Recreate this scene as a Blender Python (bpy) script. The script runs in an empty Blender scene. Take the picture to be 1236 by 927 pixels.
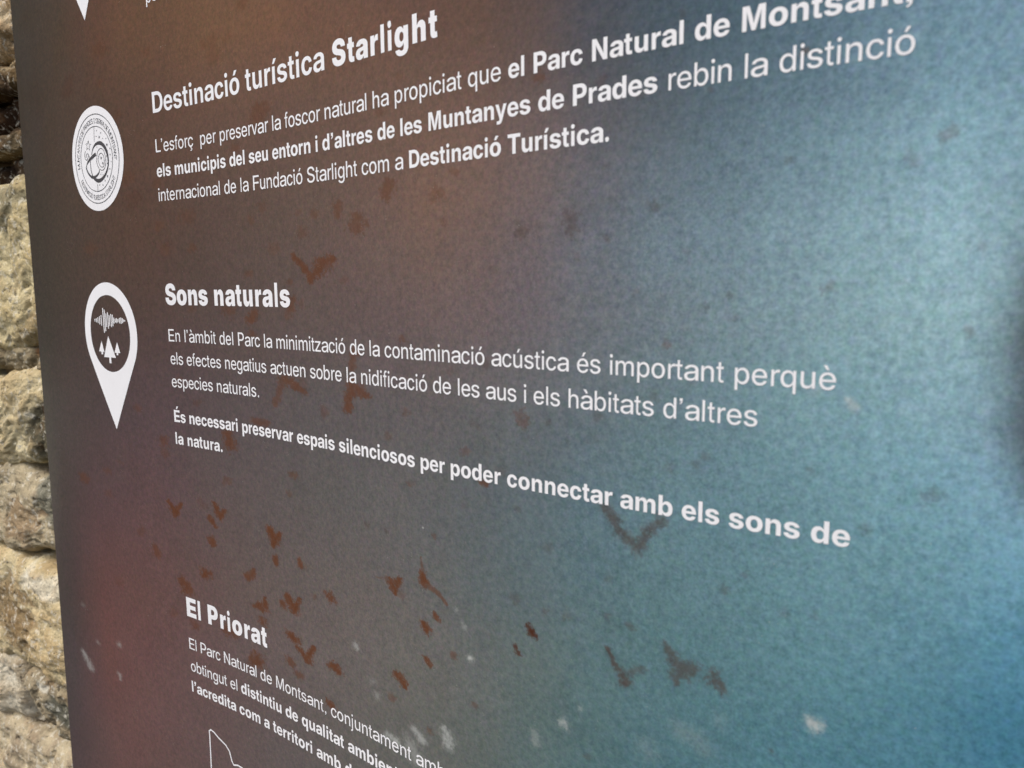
# Weathered printed information panel fixed in front of a rubble stone wall.
# One text em on the panel is 12 mm; the panel lies in the X-Z plane, its face towards -Y.
import bpy, math, random
import numpy as np
from mathutils import Vector, Matrix, noise
from mathutils.geometry import delaunay_2d_cdt

EM = 0.012            # metres per em
Z0 = 1.45             # height of the text origin above the ground
random.seed(7)

# ------------------------------------------------------------------ camera, sky, sun, exposure
CAMERA_FIT = {"cam": [40.9559, -25.4887, -7.2192], "right": [0.835634, 0.549252, -0.006158], "down": [0.068016, -0.114592, -0.991082], "fwd": [-0.545059, 0.827763, -0.133114], "kn": [-10.0, -4.0, 0.0, 3.0, 7.0, 12.0, 18.0, 26.0, 36.0, 46.0], "th": [-0.07187, -0.00769, 0.02275, 0.01699, -0.05083, -0.07076, -0.1043, -0.05041, 0.00246, 0.31365]}

scene = bpy.context.scene
col = scene.collection


def world_of(a, b, c):
    """panel coordinates (along, into the wall, up) in em -> metres"""
    return Vector((a * EM, b * EM, Z0 + c * EM))


cam_data = bpy.data.cameras.new('camera')
cam = bpy.data.objects.new('camera', cam_data)
col.objects.link(cam)
r_, d_, f_ = (Vector(CAMERA_FIT[k]) for k in ('right', 'down', 'fwd'))
rot = Matrix((r_, -d_, -f_)).transposed()
cam.matrix_world = Matrix.Translation(world_of(*CAMERA_FIT['cam'])) @ rot.to_4x4()
cam_data.sensor_width = 36.0
cam_data.lens = 900.0 / 1236.0 * 36.0
cam_data.clip_start = 0.01
cam_data.clip_end = 200.0
cam_data.dof.use_dof = True
cam_data.dof.focus_distance = 0.47
cam_data.dof.aperture_fstop = 12.0
scene.camera = cam

SUN_EL, SUN_AZ = math.radians(52), math.radians(-150)     # azimuth from +Y towards +X
to_sun = Vector((math.sin(SUN_AZ) * math.cos(SUN_EL), math.cos(SUN_AZ) * math.cos(SUN_EL), math.sin(SUN_EL)))
world = bpy.data.worlds.new('World')
scene.world = world
world.use_nodes = True
wn = world.node_tree
wn.nodes.clear()
sky = wn.nodes.new('ShaderNodeTexSky')
sky.sky_type = 'NISHITA'
sky.sun_disc = False
sky.sun_elevation = SUN_EL
sky.sun_rotation = SUN_AZ
sky.air_density = 1.0
sky.dust_density = 4.0
sky.ozone_density = 1.0
bg = wn.nodes.new('ShaderNodeBackground')
bg.inputs['Strength'].default_value = 0.13
wo = wn.nodes.new('ShaderNodeOutputWorld')
wn.links.new(sky.outputs[0], bg.inputs[0])
wn.links.new(bg.outputs[0], wo.inputs[0])

sun_data = bpy.data.lights.new('sun', 'SUN')
sun_data.energy = 1.3
sun_data.angle = math.radians(25)
sun_data.color = (1.0, 0.965, 0.915)
sun = bpy.data.objects.new('sun', sun_data)
sun.rotation_euler = to_sun.to_track_quat('Z', 'Y').to_euler()
sun.location = (0, -3, 6)
col.objects.link(sun)

scene.view_settings.view_transform = 'Standard'
scene.view_settings.look = 'None'
scene.view_settings.gamma = 1.0
scene.view_settings.use_curve_mapping = False
scene.view_settings.exposure = 0.35

# ------------------------------------------------------------------ measured data of the print
GLYPHS = {
  'bold': {
    "'": [[69,578,1,69,718,1,209,718,1,209,578,1,206,473,0,76,438,1,76,491,1,139,508,0,142,578,1]],
    ',': [[64,0,1,64,140,1,214,140,1,214,0,1,211,-105,0,72,-140,1,72,-87,1,139,-70,0,142,0,1]],
    '.': [[139,-11,1,107,-11,0,64,39,0,64,74,1,64,109,0,107,157,0,139,157,1,171,157,0,214,109,0,214,74,1,214,39,0,171,-11,0]],
    'D': [[333,0,1,146,0,1,146,134,1,326,134,1,393,134,0,483,182,0,528,282,0,528,359,1,528,437,0,483,536,0,393,584,0,325,584,1,142,584,1,142,718,1,335,718,1,443,718,0,600,631,0,685,471,0,685,359,1,685,248,0,600,87,0,442,0,0],[233,718,1,233,0,1,76,0,1,76,718,1]],
    'M': [[69,0,1,69,718,1,277,718,1,371,407,1,377,383,0,394,308,0,412,223,0,427,145,0,432,116,1,403,116,1,408,144,0,423,223,0,441,308,0,458,383,0,464,407,1,556,718,1,765,718,1,765,0,1,628,0,1,628,328,1,628,351,0,630,423,0,632,505,0,634,589,0,634,626,1,645,626,1,636,586,0,617,500,0,597,418,0,579,350,0,573,328,1,474,0,1,360,0,1,260,328,1,254,350,0,236,418,0,216,499,0,195,585,0,186,626,1,199,626,1,200,590,0,202,506,0,204,424,0,205,352,0,205,328,1,205,0,1]],
    'N': [[69,0,1,69,718,1,228,718,1,432,369,1,446,344,0,479,280,0,514,203,0,530,159,1,515,145,1,513,183,0,508,274,0,505,358,0,505,386,1,505,718,1,654,718,1,654,0,1,494,0,1,309,317,1,290,350,0,253,420,0,213,506,0,187,561,1,208,566,1,211,514,0,216,418,0,218,342,0,218,318,1,218,0,1]],
    'P': [[76,0,1,76,718,1,364,718,1,446,718,0,564,657,0,627,548,0,627,475,1,627,403,0,563,294,0,444,234,0,361,234,1,173,234,1,173,361,1,340,361,1,382,361,0,438,390,0,467,441,0,467,475,1,467,510,0,438,561,0,382,589,0,340,589,1,234,589,1,234,0,1]],
    'T': [[14,587,1,14,718,1,598,718,1,598,587,1,384,587,1,384,0,1,229,0,1,229,587,1]],
    'a': [[212,-12,1,159,-12,0,76,25,0,29,93,0,29,144,1,29,187,0,62,245,0,120,281,0,195,300,0,237,303,1,285,308,0,343,316,0,369,333,0,369,349,1,369,352,1,369,371,0,350,399,0,313,414,0,287,414,1,261,414,0,221,399,0,196,372,0,191,355,1,46,368,1,55,416,0,119,485,0,221,522,0,289,522,1,339,522,0,426,500,0,491,457,0,527,391,0,527,348,1,527,0,1,376,0,1,376,72,1,372,72,1,357,47,0,313,10,0,252,-12,0],[258,92,1,291,92,0,342,116,0,370,158,0,370,185,1,370,237,1,364,233,0,340,226,0,311,221,0,281,216,0,267,214,1,241,211,0,202,195,0,180,168,0,180,149,1,180,131,0,200,105,0,235,92,0]],
    'b': [[363,-11,1,324,-11,0,265,16,0,226,57,0,214,82,1,210,82,1,210,0,1,61,0,1,61,718,1,212,718,1,212,432,1,215,432,1,227,456,0,266,497,0,324,522,0,364,522,1,424,522,0,521,461,0,578,343,0,578,257,1,578,172,0,522,53,0,425,-11,0],[317,110,1,351,110,0,399,146,0,424,213,0,424,257,1,424,302,0,399,367,0,351,404,0,317,404,1,283,404,0,233,367,0,207,302,0,207,257,1,207,213,0,234,146,0,283,110,0]],
    'c': [[289,-13,1,211,-13,0,96,56,0,34,176,0,34,256,1,34,335,0,96,455,0,211,522,0,289,522,1,337,522,0,418,496,0,480,447,0,518,379,0,524,336,1,384,320,1,381,340,0,365,371,0,341,394,0,310,405,0,291,405,1,256,405,0,209,369,0,184,302,0,184,256,1,184,211,0,209,144,0,257,106,0,291,106,1,310,106,0,342,119,0,366,141,0,381,174,0,385,195,1,524,178,1,519,135,0,481,66,0,419,16,0,337,-13,0]],
    'd': [[249,-11,1,187,-11,0,90,53,0,34,172,0,34,257,1,34,343,0,91,461,0,189,522,0,248,522,1,288,522,0,346,497,0,386,456,0,397,432,1,400,432,1,400,718,1,551,718,1,551,0,1,402,0,1,402,82,1,398,82,1,387,57,0,347,16,0,288,-11,0],[295,110,1,329,110,0,378,146,0,405,213,0,405,257,1,405,302,0,379,367,0,329,404,0,295,404,1,261,404,0,213,367,0,188,302,0,188,257,1,188,213,0,213,146,0,261,110,0]],
    'e': [[283,-13,1,203,-13,0,86,55,0,23,175,0,23,255,1,23,335,0,86,455,0,201,522,0,277,522,1,332,522,0,423,488,0,491,420,0,528,323,0,528,260,1,528,220,1,79,220,1,79,311,1,456,311,1,386,289,1,386,326,0,361,382,0,314,412,0,279,412,1,245,412,0,196,381,0,171,328,0,171,292,1,171,227,1,171,186,0,199,129,0,251,100,0,287,100,1,311,100,0,351,114,0,379,140,0,385,158,1,521,143,1,510,97,0,444,28,0,346,-13,0]],
    'i': [[69,0,1,69,514,1,209,514,1,209,0,1],[139,585,1,107,585,0,63,633,0,63,668,1,63,703,0,107,742,0,139,742,1,171,742,0,215,703,0,215,667,1,215,633,0,171,585,0]],
    'l': [[69,0,1,69,718,1,209,718,1,209,0,1]],
    'm': [[64,0,1,64,514,1,203,514,1,208,388,1,199,388,1,211,435,0,258,495,0,322,523,0,357,523,1,413,523,0,487,453,0,502,382,1,485,382,1,496,430,0,548,492,0,620,523,0,659,523,1,708,523,0,783,481,0,826,401,0,826,345,1,826,0,1,678,0,1,678,315,1,678,357,0,632,400,0,598,400,1,573,400,0,536,378,0,516,338,0,516,311,1,516,0,1,374,0,1,374,318,1,374,356,0,330,400,0,295,400,1,272,400,0,234,378,0,212,337,0,212,307,1,212,0,1]],
    'n': [[213,292,1,213,0,1,65,0,1,65,514,1,207,514,1,209,383,1,196,383,1,217,448,0,301,522,0,369,522,1,423,522,0,502,475,0,546,387,0,546,326,1,546,0,1,398,0,1,398,298,1,398,345,0,350,397,0,308,397,1,280,397,0,237,373,0,213,326,0]],
    'o': [[306,-13,1,223,-13,0,101,56,0,34,176,0,34,256,1,34,336,0,101,456,0,223,522,0,306,522,1,389,522,0,511,456,0,578,336,0,578,256,1,578,176,0,511,56,0,389,-13,0],[306,107,1,342,107,0,392,144,0,418,212,0,418,256,1,418,301,0,392,368,0,342,405,0,306,405,1,270,405,0,220,368,0,194,301,0,194,256,1,194,211,0,220,144,0,270,107,0]],
    'p': [[62,-207,1,62,514,1,210,514,1,210,433,1,215,433,1,227,456,0,266,497,0,324,522,0,364,522,1,424,522,0,521,461,0,578,343,0,578,257,1,578,172,0,522,53,0,425,-11,0,363,-11,1,324,-11,0,267,16,0,227,57,0,216,81,1,212,81,1,212,-207,1],[317,110,1,352,110,0,399,146,0,424,213,0,424,257,1,424,302,0,399,367,0,352,404,0,317,404,1,283,404,0,234,367,0,208,302,0,208,257,1,208,213,0,234,146,0,284,110,0]],
    'q': [[552,-207,1,401,-207,1,401,81,1,398,81,1,386,57,0,347,16,0,289,-11,0,250,-11,1,188,-11,0,90,53,0,34,172,0,34,257,1,34,343,0,92,461,0,189,522,0,249,522,1,289,522,0,347,497,0,387,456,0,398,433,1,403,433,1,403,514,1,552,514,1],[296,110,1,330,110,0,379,146,0,405,213,0,405,257,1,405,302,0,379,367,0,330,404,0,296,404,1,261,404,0,213,367,0,188,302,0,188,257,1,188,213,0,213,146,0,262,110,0]],
    'r': [[64,0,1,64,514,1,205,514,1,205,424,1,209,424,1,223,472,0,285,520,0,329,520,1,341,520,0,364,518,0,373,516,1,373,387,1,364,389,0,328,392,0,312,392,1,283,392,0,236,366,0,209,317,0,209,283,1,209,0,1]],
    's': [[275,-13,1,207,-13,0,103,27,0,38,99,0,30,149,1,177,165,1,185,131,0,235,96,0,278,96,1,317,96,0,361,123,0,361,145,1,361,164,0,328,188,0,294,194,1,200,212,1,122,227,0,43,301,0,43,360,1,43,410,0,100,483,0,203,522,0,273,522,1,340,522,0,439,485,0,498,418,0,505,371,1,366,356,1,360,384,0,314,417,0,277,417,1,242,417,0,198,390,0,198,368,1,198,350,0,228,325,0,262,319,1,363,300,1,442,285,0,519,217,0,519,161,1,519,109,0,457,32,0,347,-13,0]],
    't': [[300,514,1,300,401,1,10,401,1,10,514,1],[78,657,1,212,657,1,212,157,1,212,133,0,231,112,0,254,112,1,262,112,0,290,115,0,297,116,1,309,4,1,290,-2,0,247,-6,0,226,-6,1,153,-6,0,78,68,0,78,140,1]],
    'u': [[243,-10,1,189,-10,0,109,39,0,66,128,0,66,189,1,66,514,1,214,514,1,214,216,1,214,169,0,261,117,0,303,117,1,331,117,0,373,141,0,397,188,0,397,222,1,397,514,1,545,514,1,545,0,1,404,0,1,402,131,1,415,131,1,394,66,0,310,-10,0]],
    'v': [[196,0,1,13,514,1,165,514,1,245,258,1,260,209,0,283,108,0,295,55,1,265,55,1,276,108,0,300,209,0,314,258,1,392,514,1,543,514,1,360,0,1]],
    'y': [[55,-199,1,77,-81,1,110,-85,1,134,-90,0,169,-82,0,189,-55,0,192,-31,1,197,0,1,10,514,1,162,514,1,241,258,1,256,208,0,277,109,0,289,55,1,254,55,1,266,109,0,291,209,0,306,258,1,389,514,1,539,514,1,327,-69,1,312,-114,0,265,-177,0,197,-210,0,149,-210,1,123,-210,0,73,-204,0]],
    'É': [[76,0,1,76,718,1,621,718,1,621,587,1,247,587,1,247,426,1,592,426,1,592,298,1,247,298,1,247,131,1,621,131,1,621,0,1],[287,787,1,367,946,1,522,946,1,403,787,1]],
    'í': [[69,0,1,69,514,1,209,514,1,209,0,1],[87,587,1,154,741,1,284,741,1,184,587,1]],
    'ó': [[306,-13,1,223,-13,0,101,56,0,34,176,0,34,256,1,34,336,0,101,456,0,223,522,0,306,522,1,389,522,0,511,456,0,578,336,0,578,256,1,578,176,0,511,56,0,389,-13,0],[306,107,1,342,107,0,392,144,0,418,212,0,418,256,1,418,301,0,392,368,0,342,405,0,306,405,1,270,405,0,220,368,0,194,301,0,194,256,1,194,211,0,220,144,0,270,107,0],[248,587,1,323,741,1,469,741,1,357,587,1]],
  },
  'black': {
    'E': [[76,0,1,76,718,1,621,718,1,621,557,1,278,557,1,278,440,1,593,440,1,593,283,1,278,283,1,278,161,1,620,161,1,620,0,1]],
    'P': [[76,0,1,76,718,1,369,718,1,447,718,0,563,656,0,627,542,0,627,465,1,627,388,0,562,275,0,444,214,0,365,214,1,187,214,1,187,370,1,335,370,1,367,370,0,412,394,0,436,436,0,436,465,1,436,495,0,412,536,0,367,559,0,335,559,1,263,559,1,263,0,1]],
    'S': [[341,-10,1,248,-10,0,113,47,0,39,161,0,39,248,1,221,248,1,222,217,0,251,173,0,303,150,0,340,150,1,370,150,0,413,165,0,436,193,0,436,211,1,436,228,0,414,253,0,367,273,0,328,281,1,257,296,1,162,316,0,55,417,0,55,500,1,55,568,0,128,671,0,255,729,0,339,729,1,425,729,0,549,670,0,617,564,0,618,492,1,437,492,1,434,528,0,385,569,0,340,569,1,312,569,0,273,554,0,253,528,0,253,512,1,253,495,0,273,470,0,316,451,0,350,444,1,407,432,1,466,420,0,550,381,0,604,327,0,629,258,0,629,216,1,629,144,0,560,43,0,431,-10,0]],
    'a': [[198,-11,1,149,-11,0,72,24,0,29,91,0,29,142,1,29,185,0,58,244,0,110,283,0,180,303,0,220,306,1,264,309,0,316,319,0,340,336,0,340,351,1,340,353,1,340,365,0,326,383,0,300,393,0,282,393,1,264,393,0,236,382,0,218,362,0,216,347,1,46,358,1,52,406,0,110,480,0,212,522,0,287,522,1,343,522,0,432,497,0,494,451,0,527,388,0,527,350,1,527,0,1,349,0,1,349,72,1,346,72,1,330,43,0,286,7,0,232,-11,0],[259,110,1,280,110,0,318,127,0,342,159,0,342,182,1,342,224,1,335,221,0,318,216,0,300,212,0,279,208,0,267,206,1,246,202,0,219,188,0,205,166,0,205,153,1,205,139,0,219,120,0,243,110,0]],
    'g': [[296,-217,1,225,-217,0,124,-176,0,66,-104,0,58,-56,1,218,-39,1,221,-53,0,242,-73,0,274,-84,0,296,-84,1,337,-84,0,377,-41,0,377,6,1,377,90,1,369,90,1,359,63,0,322,26,0,270,7,0,237,7,1,182,7,0,92,63,0,40,175,0,40,259,1,40,347,0,95,464,0,184,522,0,236,522,1,271,522,0,324,499,0,363,457,0,374,431,1,377,431,1,377,514,1,553,514,1,553,25,1,553,-56,0,490,-164,0,375,-217,0],[299,144,1,323,144,0,359,172,0,379,224,0,379,260,1,379,297,0,359,350,0,323,379,0,299,379,1,274,379,0,240,350,0,222,297,0,222,260,1,222,224,0,240,172,0,274,144,0]],
    'h': [[238,284,1,238,0,1,65,0,1,65,718,1,235,718,1,235,379,1,222,379,1,240,441,0,315,522,0,383,522,1,434,522,0,507,473,0,546,384,0,546,327,1,546,0,1,373,0,1,373,286,1,373,325,0,338,368,0,306,368,1,285,368,0,254,348,0,238,311,0]],
    'i': [[69,0,1,69,514,1,209,514,1,209,0,1],[139,567,1,109,567,0,68,623,0,68,663,1,68,704,0,109,749,0,139,749,1,169,749,0,209,704,0,209,663,1,209,623,0,169,567,0]],
    'l': [[69,0,1,69,718,1,209,718,1,209,0,1]],
    'n': [[238,284,1,238,0,1,65,0,1,65,514,1,230,514,1,232,379,1,222,379,1,240,441,0,315,522,0,383,522,1,434,522,0,507,473,0,546,384,0,546,327,1,546,0,1,373,0,1,373,286,1,373,325,0,338,368,0,306,368,1,285,368,0,254,348,0,238,311,0]],
    'o': [[306,-13,1,222,-13,0,100,56,0,34,176,0,34,256,1,34,336,0,100,456,0,222,522,0,306,522,1,390,522,0,512,456,0,578,336,0,578,256,1,578,176,0,512,56,0,390,-13,0],[306,132,1,330,132,0,366,162,0,386,217,0,386,257,1,386,297,0,366,352,0,330,380,0,306,380,1,282,380,0,246,352,0,226,297,0,226,257,1,226,217,0,246,162,0,282,132,0]],
    'r': [[64,0,1,64,514,1,224,514,1,224,417,1,227,417,1,239,471,0,292,519,0,331,519,1,343,519,0,363,516,0,373,514,1,373,357,1,362,360,0,326,363,0,313,363,1,288,363,0,250,338,0,228,292,0,228,261,1,228,0,1]],
    's': [[276,-13,1,207,-13,0,102,31,0,37,107,0,30,159,1,200,175,1,207,147,0,246,116,0,280,116,1,307,116,0,336,133,0,336,149,1,336,163,0,309,180,0,280,185,1,192,201,1,117,215,0,41,292,0,41,353,1,41,407,0,97,482,0,199,522,0,271,522,1,339,522,0,439,484,0,499,413,0,504,363,1,344,347,1,340,371,0,302,397,0,275,397,1,251,397,0,220,379,0,220,364,1,220,352,0,241,333,0,267,328,1,369,310,1,445,296,0,519,228,0,519,171,1,519,116,0,457,34,0,347,-13,0]],
    't': [[301,514,1,301,376,1,10,376,1,10,514,1],[69,657,1,224,657,1,224,172,1,224,154,0,238,138,0,255,138,1,263,138,0,292,141,0,297,142,1,309,5,1,288,-2,0,240,-7,0,218,-7,1,143,-7,0,69,72,0,69,150,1]],
    'u': [[229,-10,1,178,-10,0,105,41,0,66,130,0,66,188,1,66,514,1,238,514,1,238,228,1,238,190,0,273,147,0,305,147,1,326,147,0,356,166,0,373,204,0,373,231,1,373,514,1,545,514,1,545,0,1,381,0,1,378,135,1,389,135,1,371,74,0,296,-10,0]],
  },
  'regular': {
    "'": [[53,614,1,53,718,1,157,718,1,157,614,1,155,536,0,58,510,1,58,550,1,105,562,0,107,614,1]],
    ',': [[87,0,1,87,104,1,191,104,1,191,0,1,189,-78,0,92,-104,1,92,-64,1,139,-52,0,141,0,1]],
    '.': [[139,-9,1,117,-9,0,87,31,0,87,58,1,87,85,0,117,123,0,139,123,1,161,123,0,191,85,0,191,58,1,191,31,0,161,-9,0]],
    'E': [[86,0,1,86,718,1,613,718,1,613,630,1,202,630,1,202,408,1,584,408,1,584,320,1,202,320,1,202,88,1,616,88,1,616,0,1]],
    'F': [[86,0,1,86,718,1,583,718,1,583,630,1,198,630,1,198,397,1,549,397,1,549,310,1,198,310,1,198,0,1]],
    'L': [[76,0,1,76,718,1,183,718,1,183,88,1,537,88,1,537,0,1]],
    'M': [[73,0,1,73,718,1,209,718,1,368,284,1,374,267,0,390,216,0,407,158,0,423,102,0,428,80,1,407,80,1,413,101,0,429,156,0,446,215,0,462,267,0,468,284,1,624,718,1,761,718,1,761,0,1,667,0,1,667,399,1,667,422,0,668,480,0,669,543,0,671,609,0,671,639,1,680,639,1,670,605,0,649,535,0,628,470,0,610,417,0,604,399,1,457,0,1,377,0,1,228,399,1,222,417,0,204,469,0,184,533,0,161,604,0,150,639,1,161,639,1,162,611,0,163,547,0,165,482,0,165,422,0,165,399,1,165,0,1]],
    'N': [[76,0,1,76,718,1,190,718,1,469,274,1,481,256,0,513,200,0,549,133,0,566,95,1,554,88,1,551,125,0,547,201,0,546,267,0,546,288,1,546,718,1,646,718,1,646,0,1,531,0,1,282,396,1,266,422,0,230,483,0,184,566,0,152,622,1,168,629,1,171,575,0,174,484,0,176,417,0,176,397,1,176,0,1]],
    'P': [[86,0,1,86,718,1,358,718,1,445,718,0,562,659,0,622,557,0,622,490,1,622,424,0,562,321,0,444,262,0,357,262,1,159,262,1,159,349,1,351,349,1,407,349,0,480,385,0,515,449,0,515,490,1,515,532,0,480,595,0,407,631,0,351,631,1,193,631,1,193,0,1]],
    'S': [[337,-12,1,250,-12,0,123,42,0,52,140,0,49,207,1,158,207,1,161,164,0,208,106,0,287,77,0,337,77,1,388,77,0,468,107,0,514,161,0,514,197,1,514,229,0,477,271,0,410,300,0,365,310,1,275,333,1,173,357,0,68,450,0,68,523,1,68,585,0,138,677,0,260,729,0,338,729,1,417,729,0,536,676,0,604,584,0,606,523,1,501,523,1,495,579,0,405,640,0,335,640,1,288,640,0,215,611,0,175,560,0,175,528,1,175,495,0,217,453,0,283,426,0,320,417,1,399,398,1,441,388,0,520,357,0,583,310,0,620,244,0,620,198,1,620,137,0,552,42,0,425,-12,0]],
    'a': [[241,-13,1,183,-13,0,90,25,0,36,96,0,36,146,1,36,190,0,76,246,0,143,279,0,227,295,0,270,299,1,324,305,0,391,312,0,422,328,0,422,347,1,422,350,1,422,379,0,394,421,0,340,443,0,300,443,1,259,443,0,200,421,0,164,386,0,157,367,1,52,384,1,68,431,0,140,492,0,241,522,0,299,522,1,339,522,0,420,505,0,488,465,0,530,396,0,530,345,1,530,0,1,424,0,1,424,71,1,419,71,1,408,52,0,363,14,0,292,-13,0],[262,67,1,315,67,0,386,102,0,422,157,0,422,188,1,422,254,1,416,249,0,381,241,0,335,233,0,289,228,0,271,226,1,238,222,0,179,205,0,144,171,0,144,144,1,144,119,0,174,85,0,227,67,0]],
    'b': [[303,-13,1,261,-13,0,202,18,0,165,59,0,153,79,1,147,79,1,147,0,1,58,0,1,58,718,1,149,718,1,149,434,1,154,434,1,165,453,0,202,494,0,260,522,0,303,522,1,366,522,0,462,457,0,517,338,0,517,256,1,517,175,0,463,55,0,366,-13,0],[286,71,1,330,71,0,392,118,0,424,202,0,424,257,1,424,312,0,392,394,0,330,441,0,286,441,1,241,441,0,179,395,0,146,312,0,146,257,1,146,202,0,179,118,0,242,71,0]],
    'c': [[265,-14,1,194,-14,0,89,56,0,30,176,0,30,255,1,30,335,0,89,455,0,194,522,0,265,522,1,305,522,0,374,500,0,430,458,0,468,400,0,476,363,1,387,348,1,382,368,0,361,403,0,330,428,0,290,441,0,265,441,1,218,441,0,155,392,0,123,307,0,123,255,1,123,203,0,155,119,0,218,70,0,265,70,1,290,70,0,331,84,0,362,109,0,383,145,0,388,166,1,477,151,1,469,114,0,431,55,0,375,12,0,305,-14,0]],
    'd': [[251,-13,1,188,-13,0,90,55,0,35,175,0,35,256,1,35,338,0,90,457,0,188,522,0,252,522,1,295,522,0,354,494,0,391,453,0,402,434,1,407,434,1,407,718,1,499,718,1,499,0,1,409,0,1,409,79,1,403,79,1,391,59,0,353,18,0,294,-13,0],[269,71,1,314,71,0,377,118,0,410,202,0,410,257,1,410,312,0,377,395,0,314,441,0,269,441,1,224,441,0,162,394,0,129,312,0,129,257,1,129,202,0,162,118,0,225,71,0]],
    'e': [[289,-14,1,211,-14,0,100,56,0,40,175,0,40,254,1,40,333,0,100,454,0,208,522,0,280,522,1,328,522,0,413,491,0,478,426,0,516,328,0,516,261,1,516,229,1,94,229,1,94,302,1,466,302,1,422,277,1,422,327,0,389,401,0,326,443,0,281,443,1,235,443,0,170,401,0,135,329,0,135,286,1,135,239,1,135,186,0,173,109,0,242,69,0,289,69,1,321,69,0,372,87,0,407,122,0,416,148,1,508,133,1,496,90,0,435,25,0,345,-14,0]],
    'f': [[250,514,1,250,437,1,14,437,1,14,514,1],[90,0,1,90,594,1,90,642,0,121,708,0,173,736,0,205,736,1,225,736,0,255,730,0,262,728,1,250,647,1,245,648,0,226,652,0,215,652,1,187,652,0,162,615,0,162,577,1,162,0,1]],
    'g': [[274,-217,1,217,-217,0,130,-184,0,74,-125,0,62,-87,1,143,-58,1,152,-77,0,184,-113,0,236,-136,0,274,-136,1,335,-136,0,408,-72,0,408,-6,1,408,89,1,402,89,1,391,69,0,354,29,0,296,3,0,254,3,1,192,3,0,95,64,0,40,178,0,40,259,1,40,339,0,95,457,0,192,522,0,254,522,1,297,522,0,356,494,0,393,453,0,405,432,1,410,432,1,410,514,1,499,514,1,499,-7,1,499,-82,0,439,-174,0,337,-217,0],[272,83,1,316,83,0,378,126,0,411,205,0,411,260,1,411,314,0,378,395,0,316,441,0,272,441,1,227,441,0,165,395,0,133,313,0,133,260,1,133,206,0,166,126,0,228,83,0]],
    'h': [[158,304,1,158,0,1,65,0,1,65,718,1,158,718,1,158,389,1,140,389,1,164,458,0,251,522,0,312,522,1,364,522,0,445,478,0,491,390,0,491,325,1,491,0,1,397,0,1,397,315,1,397,374,0,337,439,0,284,439,1,248,439,0,191,409,0,158,348,0]],
    'i': [[67,0,1,67,514,1,155,514,1,155,0,1],[111,609,1,88,609,0,54,647,0,54,674,1,54,701,0,88,733,0,111,733,1,135,733,0,169,701,0,169,674,1,169,647,0,135,609,0]],
    'j': [[59,514,1,142,514,1,142,-49,1,142,-99,0,111,-170,0,51,-207,0,7,-207,1,-16,-207,1,-16,-122,1,2,-122,1,32,-122,0,59,-83,0,59,-45,1],[101,609,1,79,609,0,47,647,0,47,674,1,47,701,0,79,733,0,101,733,1,123,733,0,155,701,0,155,674,1,155,647,0,123,609,0]],
    'l': [[67,0,1,67,718,1,155,718,1,155,0,1]],
    'm': [[65,0,1,65,514,1,155,514,1,156,400,1,148,400,1,160,442,0,207,496,0,270,524,0,304,524,1,361,524,0,435,455,0,446,399,1,433,399,1,443,437,0,492,493,0,562,524,0,603,524,1,649,524,0,725,484,0,769,404,0,769,344,1,769,0,1,676,0,1,676,338,1,676,393,0,614,440,0,573,440,1,539,440,0,490,412,0,463,362,0,463,330,1,463,0,1,371,0,1,371,345,1,371,388,0,314,440,0,271,440,1,242,440,0,190,413,0,158,359,0,158,318,1,158,0,1]],
    'n': [[158,304,1,158,0,1,65,0,1,65,514,1,155,514,1,155,389,1,140,389,1,164,458,0,252,522,0,312,522,1,365,522,0,445,478,0,491,390,0,491,325,1,491,0,1,398,0,1,398,315,1,398,374,0,337,439,0,284,439,1,249,439,0,191,409,0,158,348,0]],
    'o': [[278,-14,1,205,-14,0,96,56,0,35,176,0,35,255,1,35,335,0,96,455,0,205,522,0,278,522,1,351,522,0,460,455,0,521,335,0,521,255,1,521,176,0,460,56,0,351,-14,0],[278,70,1,327,70,0,392,119,0,425,203,0,425,255,1,425,307,0,392,391,0,327,441,0,278,441,1,229,441,0,164,392,0,131,307,0,131,255,1,131,203,0,164,119,0,229,70,0]],
    'p': [[58,-207,1,58,514,1,147,514,1,147,434,1,153,434,1,164,453,0,201,494,0,260,522,0,303,522,1,366,522,0,462,457,0,517,338,0,517,256,1,517,175,0,463,55,0,366,-13,0,303,-13,1,261,-13,0,203,18,0,165,59,0,154,79,1,149,79,1,149,-207,1],[286,71,1,330,71,0,392,118,0,424,202,0,424,257,1,424,312,0,392,394,0,330,441,0,286,441,1,241,441,0,179,395,0,146,312,0,146,257,1,146,202,0,179,118,0,242,71,0]],
    'q': [[494,-207,1,403,-207,1,403,79,1,398,79,1,387,59,0,349,18,0,292,-13,0,249,-13,1,186,-13,0,89,55,0,35,175,0,35,256,1,35,338,0,90,457,0,187,522,0,249,522,1,292,522,0,351,494,0,388,453,0,399,434,1,405,434,1,405,514,1,494,514,1],[266,71,1,311,71,0,373,118,0,406,202,0,406,257,1,406,312,0,373,395,0,311,441,0,266,441,1,222,441,0,160,394,0,128,312,0,128,257,1,128,202,0,160,118,0,223,71,0]],
    'r': [[77,0,1,77,514,1,164,514,1,164,433,1,168,433,1,182,474,0,248,522,0,293,522,1,303,522,0,325,520,0,332,519,1,332,429,1,327,430,0,298,434,0,282,434,1,250,434,0,197,405,0,167,352,0,167,314,1,167,0,1]],
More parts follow.
